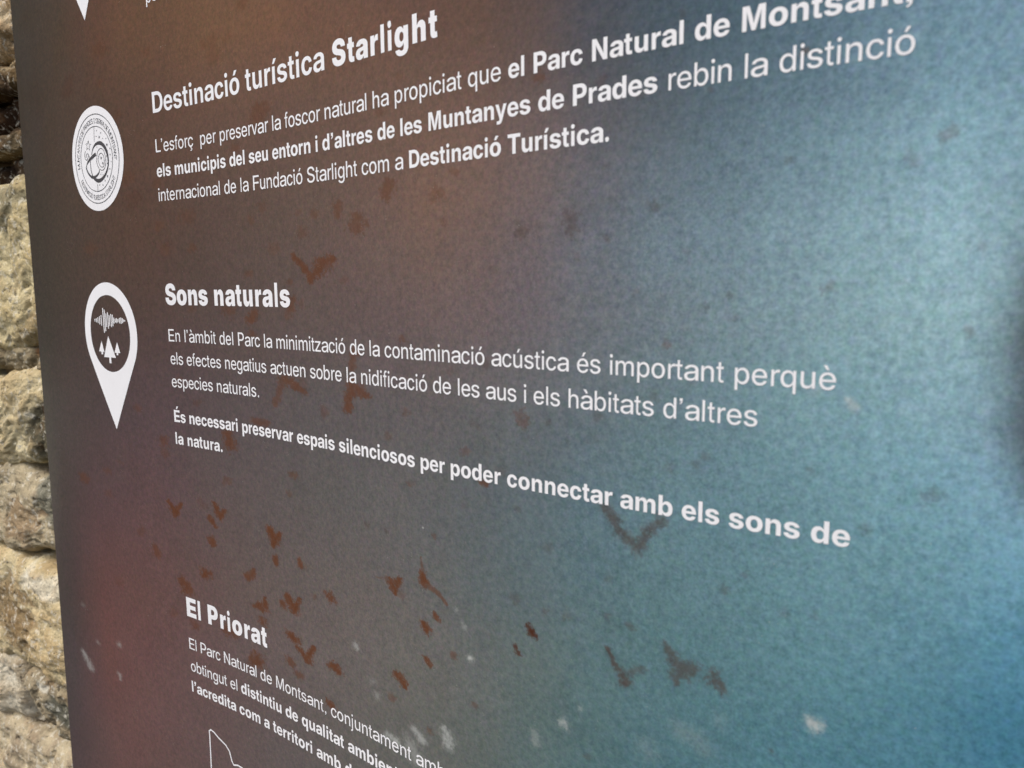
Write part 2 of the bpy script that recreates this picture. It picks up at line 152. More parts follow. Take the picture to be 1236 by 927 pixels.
    's': [[248,-14,1,189,-14,0,98,22,0,40,88,0,32,136,1,126,150,1,135,108,0,197,66,0,247,66,1,301,66,0,364,109,0,364,140,1,364,166,0,324,200,0,286,208,1,196,227,1,121,244,0,47,315,0,47,371,1,47,416,0,99,484,0,191,522,0,251,522,1,308,522,0,393,487,0,444,425,0,453,383,1,363,370,1,355,401,0,301,446,0,251,446,1,205,446,0,145,406,0,145,375,1,145,348,0,187,314,0,230,305,1,316,286,1,392,270,0,464,200,0,464,146,1,464,99,0,409,28,0,311,-14,0]],
    't': [[249,514,1,249,437,1,14,437,1,14,514,1],[82,657,1,161,657,1,161,135,1,161,103,0,183,75,0,209,75,1,217,75,0,239,78,0,247,79,1,257,2,1,245,-2,0,216,-6,0,202,-6,1,144,-6,0,82,63,0,82,126,1]],
    'u': [[245,-10,1,193,-10,0,113,37,0,68,125,0,68,190,1,68,514,1,160,514,1,160,200,1,160,140,0,220,75,0,272,75,1,308,75,0,364,106,0,397,166,0,397,211,1,397,514,1,489,514,1,489,0,1,400,0,1,400,126,1,414,126,1,391,55,0,304,-10,0]],
    'v': [[201,0,1,8,514,1,107,514,1,212,219,1,228,175,0,252,85,0,265,41,1,237,41,1,250,85,0,274,174,0,290,219,1,393,514,1,492,514,1,299,0,1]],
    'z': [[31,0,1,31,67,1,335,428,1,335,432,1,38,432,1,38,514,1,462,514,1,462,443,1,166,86,1,166,83,1,469,83,1,469,0,1]],
    'à': [[241,-13,1,183,-13,0,90,25,0,36,96,0,36,146,1,36,190,0,76,246,0,143,279,0,227,295,0,270,299,1,324,305,0,391,312,0,422,328,0,422,347,1,422,350,1,422,379,0,394,421,0,340,443,0,300,443,1,259,443,0,200,421,0,164,386,0,157,367,1,52,384,1,68,431,0,140,492,0,241,522,0,299,522,1,339,522,0,420,505,0,488,465,0,530,396,0,530,345,1,530,0,1,424,0,1,424,71,1,419,71,1,408,52,0,363,14,0,292,-13,0],[262,67,1,315,67,0,386,102,0,422,157,0,422,188,1,422,254,1,416,249,0,381,241,0,335,233,0,289,228,0,271,226,1,238,222,0,179,205,0,144,171,0,144,144,1,144,119,0,174,85,0,227,67,0],[252,589,1,143,736,1,260,736,1,338,589,1]],
    'ç': [[265,-14,1,194,-14,0,89,56,0,30,176,0,30,255,1,30,335,0,89,455,0,194,522,0,265,522,1,305,522,0,374,500,0,430,458,0,468,400,0,476,363,1,387,348,1,382,368,0,361,403,0,330,428,0,290,441,0,265,441,1,218,441,0,155,392,0,123,307,0,123,255,1,123,203,0,155,119,0,218,70,0,265,70,1,290,70,0,331,84,0,362,109,0,383,145,0,388,166,1,477,151,1,469,114,0,431,55,0,375,12,0,305,-14,0],[212,-207,1,212,-154,1,267,-154,1,291,-154,0,311,-140,0,311,-123,1,311,-105,0,291,-91,0,267,-91,1,229,-91,1,243,22,1,288,22,1,288,0,1,288,-44,1,331,-46,0,375,-86,0,375,-124,1,375,-167,0,322,-207,0,268,-207,1]],
    'è': [[289,-14,1,211,-14,0,100,56,0,40,175,0,40,254,1,40,333,0,100,454,0,208,522,0,280,522,1,328,522,0,413,491,0,478,426,0,516,328,0,516,261,1,516,229,1,94,229,1,94,302,1,466,302,1,422,277,1,422,327,0,389,401,0,326,443,0,281,443,1,235,443,0,170,401,0,135,329,0,135,286,1,135,239,1,135,186,0,173,109,0,242,69,0,289,69,1,321,69,0,372,87,0,407,122,0,416,148,1,508,133,1,496,90,0,435,25,0,345,-14,0],[243,589,1,148,736,1,250,736,1,318,589,1]],
    'é': [[289,-14,1,211,-14,0,100,56,0,40,175,0,40,254,1,40,333,0,100,454,0,208,522,0,280,522,1,328,522,0,413,491,0,478,426,0,516,328,0,516,261,1,516,229,1,94,229,1,94,302,1,466,302,1,422,277,1,422,327,0,389,401,0,326,443,0,281,443,1,235,443,0,170,401,0,135,329,0,135,286,1,135,239,1,135,186,0,173,109,0,242,69,0,289,69,1,321,69,0,372,87,0,407,122,0,416,148,1,508,133,1,496,90,0,435,25,0,345,-14,0],[239,589,1,307,736,1,409,736,1,314,589,1]],
    'ó': [[278,-14,1,205,-14,0,96,56,0,35,176,0,35,255,1,35,335,0,96,455,0,205,522,0,278,522,1,351,522,0,460,455,0,521,335,0,521,255,1,521,176,0,460,56,0,351,-14,0],[278,70,1,327,70,0,392,119,0,425,203,0,425,255,1,425,307,0,392,391,0,327,441,0,278,441,1,229,441,0,164,392,0,131,307,0,131,255,1,131,203,0,164,119,0,229,70,0],[238,589,1,305,736,1,407,736,1,313,589,1]],
    'ú': [[245,-10,1,193,-10,0,113,37,0,68,125,0,68,190,1,68,514,1,160,514,1,160,200,1,160,140,0,220,75,0,272,75,1,308,75,0,364,106,0,397,166,0,397,211,1,397,514,1,489,514,1,489,0,1,400,0,1,400,126,1,414,126,1,391,55,0,304,-10,0],[240,589,1,305,736,1,404,736,1,312,589,1]],
  },
  'semibold': {
    'D': [[330,0,1,143,0,1,143,123,1,323,123,1,395,123,0,492,175,0,540,280,0,540,359,1,540,439,0,491,543,0,396,595,0,324,595,1,139,595,1,139,718,1,333,718,1,442,718,0,600,632,0,685,471,0,685,359,1,685,248,0,600,87,0,441,0,0],[221,718,1,221,0,1,76,0,1,76,718,1]],
    'a': [[217,-12,1,163,-12,0,78,25,0,29,93,0,29,144,1,29,188,0,64,245,0,124,280,0,201,299,0,243,302,1,292,307,0,352,315,0,380,332,0,380,349,1,380,351,1,380,373,0,358,404,0,318,421,0,289,421,1,259,421,0,215,404,0,188,375,0,183,358,1,46,372,1,57,420,0,122,487,0,224,522,0,290,522,1,338,522,0,424,501,0,490,459,0,527,392,0,527,347,1,527,0,1,385,0,1,385,72,1,381,72,1,367,48,0,323,11,0,260,-12,0],[258,86,1,295,86,0,350,113,0,381,158,0,381,185,1,381,241,1,374,237,0,348,230,0,315,224,0,281,219,0,267,217,1,239,213,0,196,197,0,171,169,0,171,148,1,171,128,0,193,101,0,232,86,0]],
    'c': [[289,-13,1,211,-13,0,97,56,0,34,176,0,34,255,1,34,335,0,97,455,0,211,522,0,289,522,1,337,522,0,417,497,0,478,450,0,517,384,0,523,343,1,394,326,1,390,346,0,372,379,0,346,402,0,312,414,0,291,414,1,253,414,0,201,374,0,174,303,0,174,256,1,174,209,0,201,138,0,253,98,0,291,98,1,312,98,0,346,110,0,373,134,0,390,167,0,394,188,1,524,172,1,518,130,0,479,63,0,418,15,0,337,-13,0]],
    'e': [[284,-13,1,204,-13,0,86,55,0,23,175,0,23,255,1,23,334,0,86,455,0,201,522,0,278,522,1,331,522,0,422,488,0,490,422,0,528,324,0,528,260,1,528,222,1,79,222,1,79,309,1,460,309,1,395,286,1,395,326,0,368,386,0,317,419,0,279,419,1,242,419,0,189,386,0,161,328,0,161,290,1,161,230,1,161,186,0,191,124,0,248,92,0,287,92,1,313,92,0,356,107,0,386,136,0,394,156,1,521,140,1,509,95,0,444,27,0,346,-13,0]],
    'i': [[69,0,1,69,514,1,209,514,1,209,0,1],[139,590,1,106,590,0,60,636,0,60,669,1,60,702,0,106,740,0,139,740,1,172,740,0,218,702,0,218,669,1,218,636,0,172,590,0]],
    'n': [[204,295,1,204,0,1,65,0,1,65,514,1,198,514,1,200,385,1,186,385,1,208,450,0,296,522,0,363,522,1,419,522,0,501,476,0,546,388,0,546,325,1,546,0,1,407,0,1,407,302,1,407,352,0,355,407,0,309,407,1,279,407,0,231,381,0,204,332,0]],
    'r': [[64,0,1,64,514,1,198,514,1,198,426,1,202,426,1,216,473,0,282,520,0,329,520,1,340,520,0,364,518,0,373,517,1,373,397,1,364,399,0,329,402,0,312,402,1,281,402,0,231,375,0,202,325,0,202,290,1,202,0,1]],
    's': [[275,-14,1,208,-14,0,103,26,0,38,97,0,30,146,1,168,161,1,177,126,0,231,89,0,277,89,1,320,89,0,371,120,0,371,144,1,371,165,0,335,191,0,299,198,1,204,216,1,124,231,0,44,305,0,44,363,1,44,411,0,101,483,0,205,522,0,274,522,1,341,522,0,439,486,0,498,420,0,505,374,1,374,359,1,368,388,0,318,424,0,277,424,1,239,424,0,189,394,0,189,370,1,189,350,0,223,323,0,260,315,1,360,297,1,441,281,0,519,213,0,519,157,1,519,107,0,457,31,0,347,-14,0]],
    't': [[300,514,1,300,409,1,10,409,1,10,514,1],[81,657,1,208,657,1,208,152,1,208,126,0,228,103,0,253,103,1,262,103,0,289,106,0,297,107,1,309,3,1,291,-2,0,249,-6,0,230,-6,1,156,-6,0,81,67,0,81,137,1]],
    'u': [[248,-10,1,193,-10,0,111,39,0,66,127,0,66,189,1,66,514,1,205,514,1,205,212,1,205,163,0,256,107,0,302,107,1,332,107,0,379,133,0,406,183,0,406,220,1,406,514,1,545,514,1,545,0,1,412,0,1,411,130,1,424,130,1,402,64,0,315,-10,0]],
    'í': [[69,0,1,69,514,1,209,514,1,209,0,1],[86,587,1,158,739,1,292,739,1,185,587,1]],
    'ó': [[306,-13,1,223,-13,0,101,56,0,34,176,0,34,255,1,34,336,0,101,456,0,223,522,0,306,522,1,389,522,0,511,456,0,578,336,0,578,255,1,578,176,0,511,56,0,389,-13,0],[306,98,1,346,98,0,401,138,0,430,210,0,430,256,1,430,302,0,401,374,0,346,414,0,306,414,1,266,414,0,211,374,0,182,303,0,182,256,1,182,209,0,211,138,0,266,98,0],[251,587,1,326,739,1,465,739,1,354,587,1]],
  },
  'seal': {
    'A': [[40,0,1,306,728,1,396,728,1,664,0,1,584,0,1,416,462,1,402,502,0,366,612,0,343,692,1,358,692,1,335,611,0,298,500,0,285,462,1,121,0,1],[167,212,1,167,280,1,537,280,1,537,212,1]],
    'C': [[358,-10,1,266,-10,0,122,81,0,40,249,0,40,363,1,40,478,0,122,646,0,266,737,0,358,737,1,415,737,0,513,702,0,589,638,0,639,551,0,648,499,1,571,499,1,564,536,0,526,598,0,469,642,0,398,666,0,358,666,1,290,666,0,180,596,0,114,461,0,114,363,1,114,265,0,180,131,0,291,61,0,358,61,1,398,61,0,469,86,0,526,130,0,564,192,0,571,229,1,648,229,1,639,177,0,590,90,0,514,26,0,415,-10,0]],
    'D': [[259,0,1,82,0,1,82,68,1,254,68,1,346,68,0,468,139,0,529,273,0,529,365,1,529,457,0,469,589,0,352,659,0,265,659,1,79,659,1,79,728,1,270,728,1,375,728,0,524,641,0,604,478,0,604,365,1,604,251,0,523,88,0,368,0,0],[116,728,1,116,0,1,40,0,1,40,728,1]],
    'E': [[40,0,1,40,728,1,470,728,1,470,659,1,116,659,1,116,400,1,447,400,1,447,332,1,116,332,1,116,68,1,476,68,1,476,0,1]],
    'G': [[361,-10,1,265,-10,0,120,82,0,40,249,0,40,363,1,40,478,0,121,646,0,263,737,0,356,737,1,415,737,0,514,701,0,591,636,0,641,549,0,650,500,1,571,500,1,561,535,0,523,596,0,469,641,0,399,666,0,356,666,1,287,666,0,178,595,0,114,460,0,114,363,1,114,268,0,178,133,0,289,61,0,361,61,1,426,61,0,525,118,0,580,223,0,580,295,1,604,290,1,377,290,1,377,357,1,655,357,1,655,291,1,655,199,0,579,64,0,447,-10,0]],
    'H': [[40,0,1,40,728,1,116,728,1,116,406,1,517,406,1,517,728,1,593,728,1,593,0,1,517,0,1,517,338,1,116,338,1,116,0,1]],
    'I': [[40,0,1,40,68,1,167,68,1,167,659,1,40,659,1,40,728,1,369,728,1,369,659,1,243,659,1,243,68,1,369,68,1,369,0,1]],
    'L': [[40,0,1,40,728,1,117,728,1,117,68,1,460,68,1,460,0,1]],
    'M': [[40,0,1,40,728,1,148,728,1,344,241,1,351,224,0,367,179,0,384,128,0,400,77,0,406,54,1,388,54,1,395,76,0,411,126,0,428,178,0,444,224,0,451,241,1,645,728,1,754,728,1,754,0,1,678,0,1,678,448,1,678,470,0,679,523,0,680,582,0,681,641,0,682,669,1,689,669,1,679,639,0,658,576,0,637,516,0,618,466,0,611,448,1,430,0,1,363,0,1,180,448,1,173,466,0,155,515,0,134,573,0,112,637,0,101,669,1,110,669,1,110,644,0,111,586,0,112,526,0,113,471,0,113,448,1,113,0,1]],
    'N': [[40,0,1,40,728,1,129,728,1,449,242,1,463,222,0,497,167,0,535,100,0,553,63,1,541,63,1,538,102,0,535,172,0,534,233,0,534,257,1,534,728,1,610,728,1,610,0,1,520,0,1,225,446,1,207,474,0,170,533,0,126,609,0,95,662,1,110,662,1,111,614,0,115,532,0,117,468,0,117,447,1,117,0,1]],
    'O': [[358,-10,1,266,-10,0,122,81,0,40,249,0,40,363,1,40,478,0,122,646,0,266,737,0,358,737,1,451,737,0,594,646,0,675,478,0,675,363,1,675,249,0,594,81,0,451,-10,0],[358,61,1,427,61,0,537,133,0,601,268,0,601,363,1,601,460,0,537,595,0,427,666,0,358,666,1,289,666,0,179,595,0,114,459,0,114,363,1,114,268,0,178,133,0,289,61,0]],
    'P': [[40,0,1,40,728,1,281,728,1,360,728,0,466,667,0,520,565,0,520,500,1,520,436,0,466,333,0,361,272,0,281,272,1,99,272,1,99,340,1,278,340,1,335,340,0,408,382,0,444,454,0,444,500,1,444,546,0,408,618,0,334,660,0,277,660,1,116,660,1,116,0,1]],
    'R': [[40,0,1,40,728,1,281,728,1,360,728,0,466,671,0,520,571,0,520,507,1,520,443,0,466,345,0,361,290,0,281,290,1,82,290,1,82,358,1,278,358,1,335,358,0,408,395,0,444,461,0,444,507,1,444,553,0,408,622,0,334,660,0,277,660,1,116,660,1,116,0,1],[461,0,1,284,328,1,371,328,1,549,0,1]],
    'S': [[295,-12,1,220,-12,0,108,37,0,44,127,0,40,186,1,118,186,1,122,143,0,171,86,0,249,57,0,295,57,1,348,57,0,430,91,0,477,155,0,477,196,1,477,232,0,439,280,0,372,312,0,328,325,1,242,350,1,154,375,0,60,467,0,60,537,1,60,597,0,124,687,0,233,738,0,302,738,1,371,738,0,478,687,0,540,600,0,542,544,1,467,544,1,461,603,0,369,669,0,299,669,1,251,669,0,176,636,0,134,578,0,134,540,1,134,503,0,178,453,0,244,423,0,276,414,1,351,392,1,385,383,0,455,354,0,515,308,0,552,242,0,552,195,1,552,136,0,491,42,0,376,-12,0]],
    'T': [[40,659,1,40,728,1,576,728,1,576,659,1,347,659,1,347,0,1,270,0,1,270,659,1]],
    'U': [[319,-11,1,236,-11,0,110,56,0,40,173,0,40,247,1,40,728,1,116,728,1,116,253,1,116,197,0,167,110,0,258,60,0,319,60,1,381,60,0,472,110,0,522,197,0,522,253,1,522,728,1,598,728,1,598,247,1,598,173,0,528,56,0,403,-11,0]],
    'Y': [[310,0,1,310,309,1,40,728,1,129,728,1,280,491,1,304,453,0,343,384,0,364,334,1,334,334,1,354,384,0,394,455,0,417,491,1,567,728,1,656,728,1,386,309,1,386,0,1]],
    'Í': [[40,0,1,40,68,1,167,68,1,167,659,1,40,659,1,40,728,1,369,728,1,369,659,1,243,659,1,243,68,1,369,68,1,369,0,1],[173,801,1,242,942,1,324,942,1,233,801,1]],
    'Ó': [[358,-10,1,266,-10,0,122,81,0,40,249,0,40,363,1,40,478,0,122,646,0,266,737,0,358,737,1,451,737,0,594,646,0,675,478,0,675,363,1,675,249,0,594,81,0,451,-10,0],[358,61,1,427,61,0,537,133,0,601,268,0,601,363,1,601,460,0,537,595,0,427,666,0,358,666,1,289,666,0,179,595,0,114,459,0,114,363,1,114,268,0,178,133,0,289,61,0],[326,801,1,396,942,1,478,942,1,386,801,1]],
  },
}
TEXTS = [
  ('paragraph', '', [
    ('pe', ('regular', 'bold'), 1.0, -8.31,
     [0.01,0.56]),
  ]),
  ('heading', 'white two-weight heading about the starlight destination', [
    ('Destinació turística *Starlight*', ('semibold', 'black'), 1.575, -2.46,
     [-0.11,1.02,1.89,2.77,3.29,3.73,4.69,5.56,6.43,6.87,7.83,8.27,8.8,9.78,10.4,10.85,11.74,12.27,12.72,13.61,14.5,14.95,16.05,16.6,17.51,18.16,18.61,19.07,20.08,21.09]),
  ]),
  ('paragraph', 'three-line paragraph beside the round seal, partly bold', [
    ("L'esforç  per preservar la foscor natural ha propiciat que *el Parc Natural de Montsant,*", ('regular', 'bold'), 1.0, -0.303,
     [-0.03,0.53,0.75,1.31,1.82,2.1,2.66,2.99,3.49,3.77,4.05,4.61,5.17,5.51,5.79,6.34,6.67,7.23,7.72,8.27,8.61,9.1,9.66,9.99,10.26,10.48,11.02,11.3,11.57,12.12,12.62,13.12,13.67,14.0,14.27,14.83,15.38,15.65,16.2,16.53,17.08,17.3,17.58,18.14,18.71,18.99,19.56,19.89,20.46,21.02,21.25,21.75,21.98,22.54,22.82,23.1,23.66,24.22,24.78,25.06,25.6,25.87,26.15,26.81,27.36,27.74,28.29,28.57,29.29,29.84,30.17,30.78,31.17,31.72,32.0,32.27,32.88,33.44,33.72,34.55,35.16,35.77,36.1,36.66,37.22,37.83,38.16]),
    ("*els municipis del seu entorn i d'altres de les Muntanyes de Prades* rebin la distinció", ('regular', 'bold'), 1.0, 1.057,
     [-0.02,0.53,0.8,1.35,1.62,2.51,3.11,3.72,4.0,4.55,4.83,5.43,5.71,6.26,6.54,7.14,7.69,7.96,8.23,8.78,9.32,9.92,10.19,10.73,11.34,11.66,12.26,12.65,13.25,13.52,13.79,14.05,14.66,14.94,15.49,15.77,16.1,16.48,17.04,17.59,17.86,18.46,19.0,19.27,19.55,20.09,20.64,20.92,21.75,22.35,22.96,23.29,23.85,24.46,25.01,25.56,26.12,26.39,26.99,27.53,27.81,28.46,28.85,29.4,30.0,30.55,31.1,31.38,31.71,32.26,32.81,33.02,33.57,33.85,34.07,34.63,34.91,35.47,35.69,36.19,36.47,36.7,37.26,37.76,37.98]),
    ('internacional de la Fundació Starlight com a *Destinació Turística.*', ('regular', 'bold'), 1.0, 2.406,
     [-0.04,0.18,0.74,1.02,1.58,1.92,2.48,3.04,3.54,3.76,4.32,4.88,5.44,5.67,5.95,6.51,7.08,7.36,7.59,8.15,8.43,9.04,9.59,10.15,10.7,11.26,11.76,11.98,12.53,12.81,13.48,13.76,14.31,14.64,14.86,15.09,15.64,16.2,16.47,16.75,17.25,17.81,18.65,18.93,19.48,19.75,20.46,21.01,21.56,21.89,22.17,22.77,23.32,23.87,24.14,24.75,25.02,25.62,26.22,26.6,26.88,27.42,27.75,28.02,28.57,29.11]),
  ]),
  ('heading', 'heavy white heading about natural sounds', [
    ('Sons naturals', ('black', 'black'), 1.7, 8.31,
     [-0.05,1.04,2.05,3.05,3.96,4.42,5.48,6.45,7.03,8.09,8.77,9.74,10.22]),
  ]),
  ('paragraph', 'three-line paragraph in regular weight under the natural sounds heading', [
    ("En l'àmbit del Parc la minimització de la contaminació acústica és important perquè", ('regular', 'bold'), 1.0, 10.437,
     [-0.02,0.66,1.23,1.52,1.75,1.97,2.54,3.39,3.96,4.18,4.47,4.75,5.31,5.87,6.1,6.38,7.04,7.6,7.93,8.43,8.7,8.92,9.47,9.75,10.58,10.8,11.35,11.58,12.41,12.63,12.9,13.4,13.95,14.45,14.67,15.23,15.5,16.05,16.59,16.86,17.09,17.64,17.92,18.43,18.98,19.54,19.82,20.38,21.21,21.44,22.0,22.55,23.06,23.28,23.84,24.12,24.67,25.17,25.73,26.23,26.51,26.73,27.23,27.79,28.07,28.62,29.12,29.4,29.62,30.46,31.02,31.58,31.91,32.19,32.75,33.31,33.59,33.87,34.43,34.99,35.32,35.88,36.44]),
    ("els efectes negatius actuen sobre la nidificació de les aus i els hàbitats d'altres", ('regular', 'bold'), 1.0, 11.78,
     [0.07,0.62,0.84,1.34,1.61,2.17,2.44,3.0,3.49,3.77,4.32,4.82,5.1,5.66,6.21,6.77,7.32,7.6,7.82,8.38,8.88,9.16,9.71,10.21,10.49,11.04,11.59,12.14,12.42,12.91,13.46,14.01,14.34,14.88,15.16,15.38,15.93,16.21,16.77,16.99,17.55,17.78,18.06,18.28,18.78,19.34,19.85,20.07,20.63,20.91,21.46,22.02,22.3,22.52,23.06,23.55,23.82,24.37,24.91,25.4,25.68,25.89,26.15,26.7,26.92,27.41,27.69,28.24,28.8,29.36,29.58,29.86,30.42,30.7,31.2,31.48,32.04,32.26,32.82,33.05,33.33,33.67,34.23]),
    ('especies naturals.', ('regular', 'bold'), 1.0, 13.137,
     [0.04,0.59,1.09,1.64,2.19,2.68,2.9,3.45,3.95,4.23,4.8,5.37,5.66,6.24,6.58,7.15,7.38,7.9]),
  ]),
  ('paragraph', 'two-line paragraph all in bold', [
    ('*És necessari preservar espais silenciosos per poder connectar amb els sons de*', ('regular', 'bold'), 1.0, 15.232,
     [0.01,0.66,1.2,1.48,2.08,2.63,3.19,3.74,4.29,4.84,5.4,5.78,6.06,6.34,6.94,7.33,7.88,8.44,8.99,9.37,9.93,10.48,10.87,11.14,11.68,12.22,12.81,13.35,13.62,14.16,14.43,14.98,15.25,15.52,16.06,16.66,17.2,17.48,18.07,18.62,19.21,19.76,20.03,20.63,21.17,21.55,21.82,22.43,23.03,23.64,24.2,24.59,24.86,25.42,26.03,26.64,27.25,27.8,28.36,28.69,29.25,29.63,29.91,30.47,31.35,31.96,32.24,32.78,33.05,33.59,33.86,34.41,35.01,35.61,36.16,36.43,37.05]),
    ('*la natura.*', ('regular', 'bold'), 1.0, 16.577,
     [0.01,0.3,0.88,1.17,1.78,2.34,2.68,3.3,3.69,4.25]),
  ]),
  ('heading', 'heavy white heading above the lowest paragraph', [
    ('El Priorat', ('black', 'black'), 1.72, 27.42,
     [-0.09,1.04,1.51,1.99,3.17,3.85,4.34,5.43,6.11,7.1]),
  ]),
  ('paragraph', 'lowest paragraph, cut off by the bottom of the photograph', [
    ('El Parc Natural de Montsant, conjuntament amb', ('regular', 'bold'), 1.0, 29.557,
     [-0.03,0.62,0.83,1.1,1.74,2.28,2.6,3.08,3.35,4.06,4.61,4.89,5.44,5.77,6.32,6.53,6.81,7.38,7.95,8.23,9.08,9.64,10.21,10.49,11.0,11.56,12.12,12.41,12.69,12.97,13.47,14.04,14.6,14.82,15.38,15.94,16.22,16.78,17.62,18.18,18.74,19.02,19.3,19.86,20.69]),
    ('obtingut el *distintiu de qualitat ambiental*', ('regular', 'bold'), 1.0, 31.011,
     [0.04,0.6,1.15,1.42,1.65,2.2,2.75,3.3,3.58,3.85,4.39,4.6,4.87,5.48,5.75,6.3,6.63,6.91,7.51,7.84,8.12,8.72,9.0,9.6,10.15,10.43,11.04,11.65,12.2,12.48,12.76,13.09,13.64,13.98,14.25,14.81,15.7,16.31,16.59,17.14,17.76,18.09,18.64]),
    ("*l'acredita com a territori amb de*", ('regular', 'bold'), 1.0, 32.402,
     [-0.03,0.25,0.52,1.08,1.63,2.01,2.57,3.17,3.45,3.78,4.33,4.6,5.16,5.77,6.65,6.93,7.49,7.78,8.11,8.66,9.05,9.44,9.72,10.05,10.66,11.05,11.33,11.61,12.16,13.05,13.66,13.94,14.55]),
  ]),
]
PRINT_S = [-18.4, -17.52, -16.64, -15.76, -14.88, -14.0, -12.5, -9.93, -7.37, -4.8, -2.23, 0.33, 2.9, 5.47, 8.03, 10.6, 13.17, 15.73, 18.3, 20.87, 23.43, 26.0, 29.0, 31.14, 33.29, 35.43, 37.57, 39.71, 41.86, 44.0]
PRINT_Y = [-12.5, -10.18, -7.86, -5.54, -3.22, -0.9, 1.42, 3.74, 6.06, 8.38, 10.7, 13.02, 15.34, 17.66, 19.98, 22.3, 24.62, 26.94, 29.26, 31.58, 33.9, 36.22, 38.54, 40.86, 43.18, 45.5]
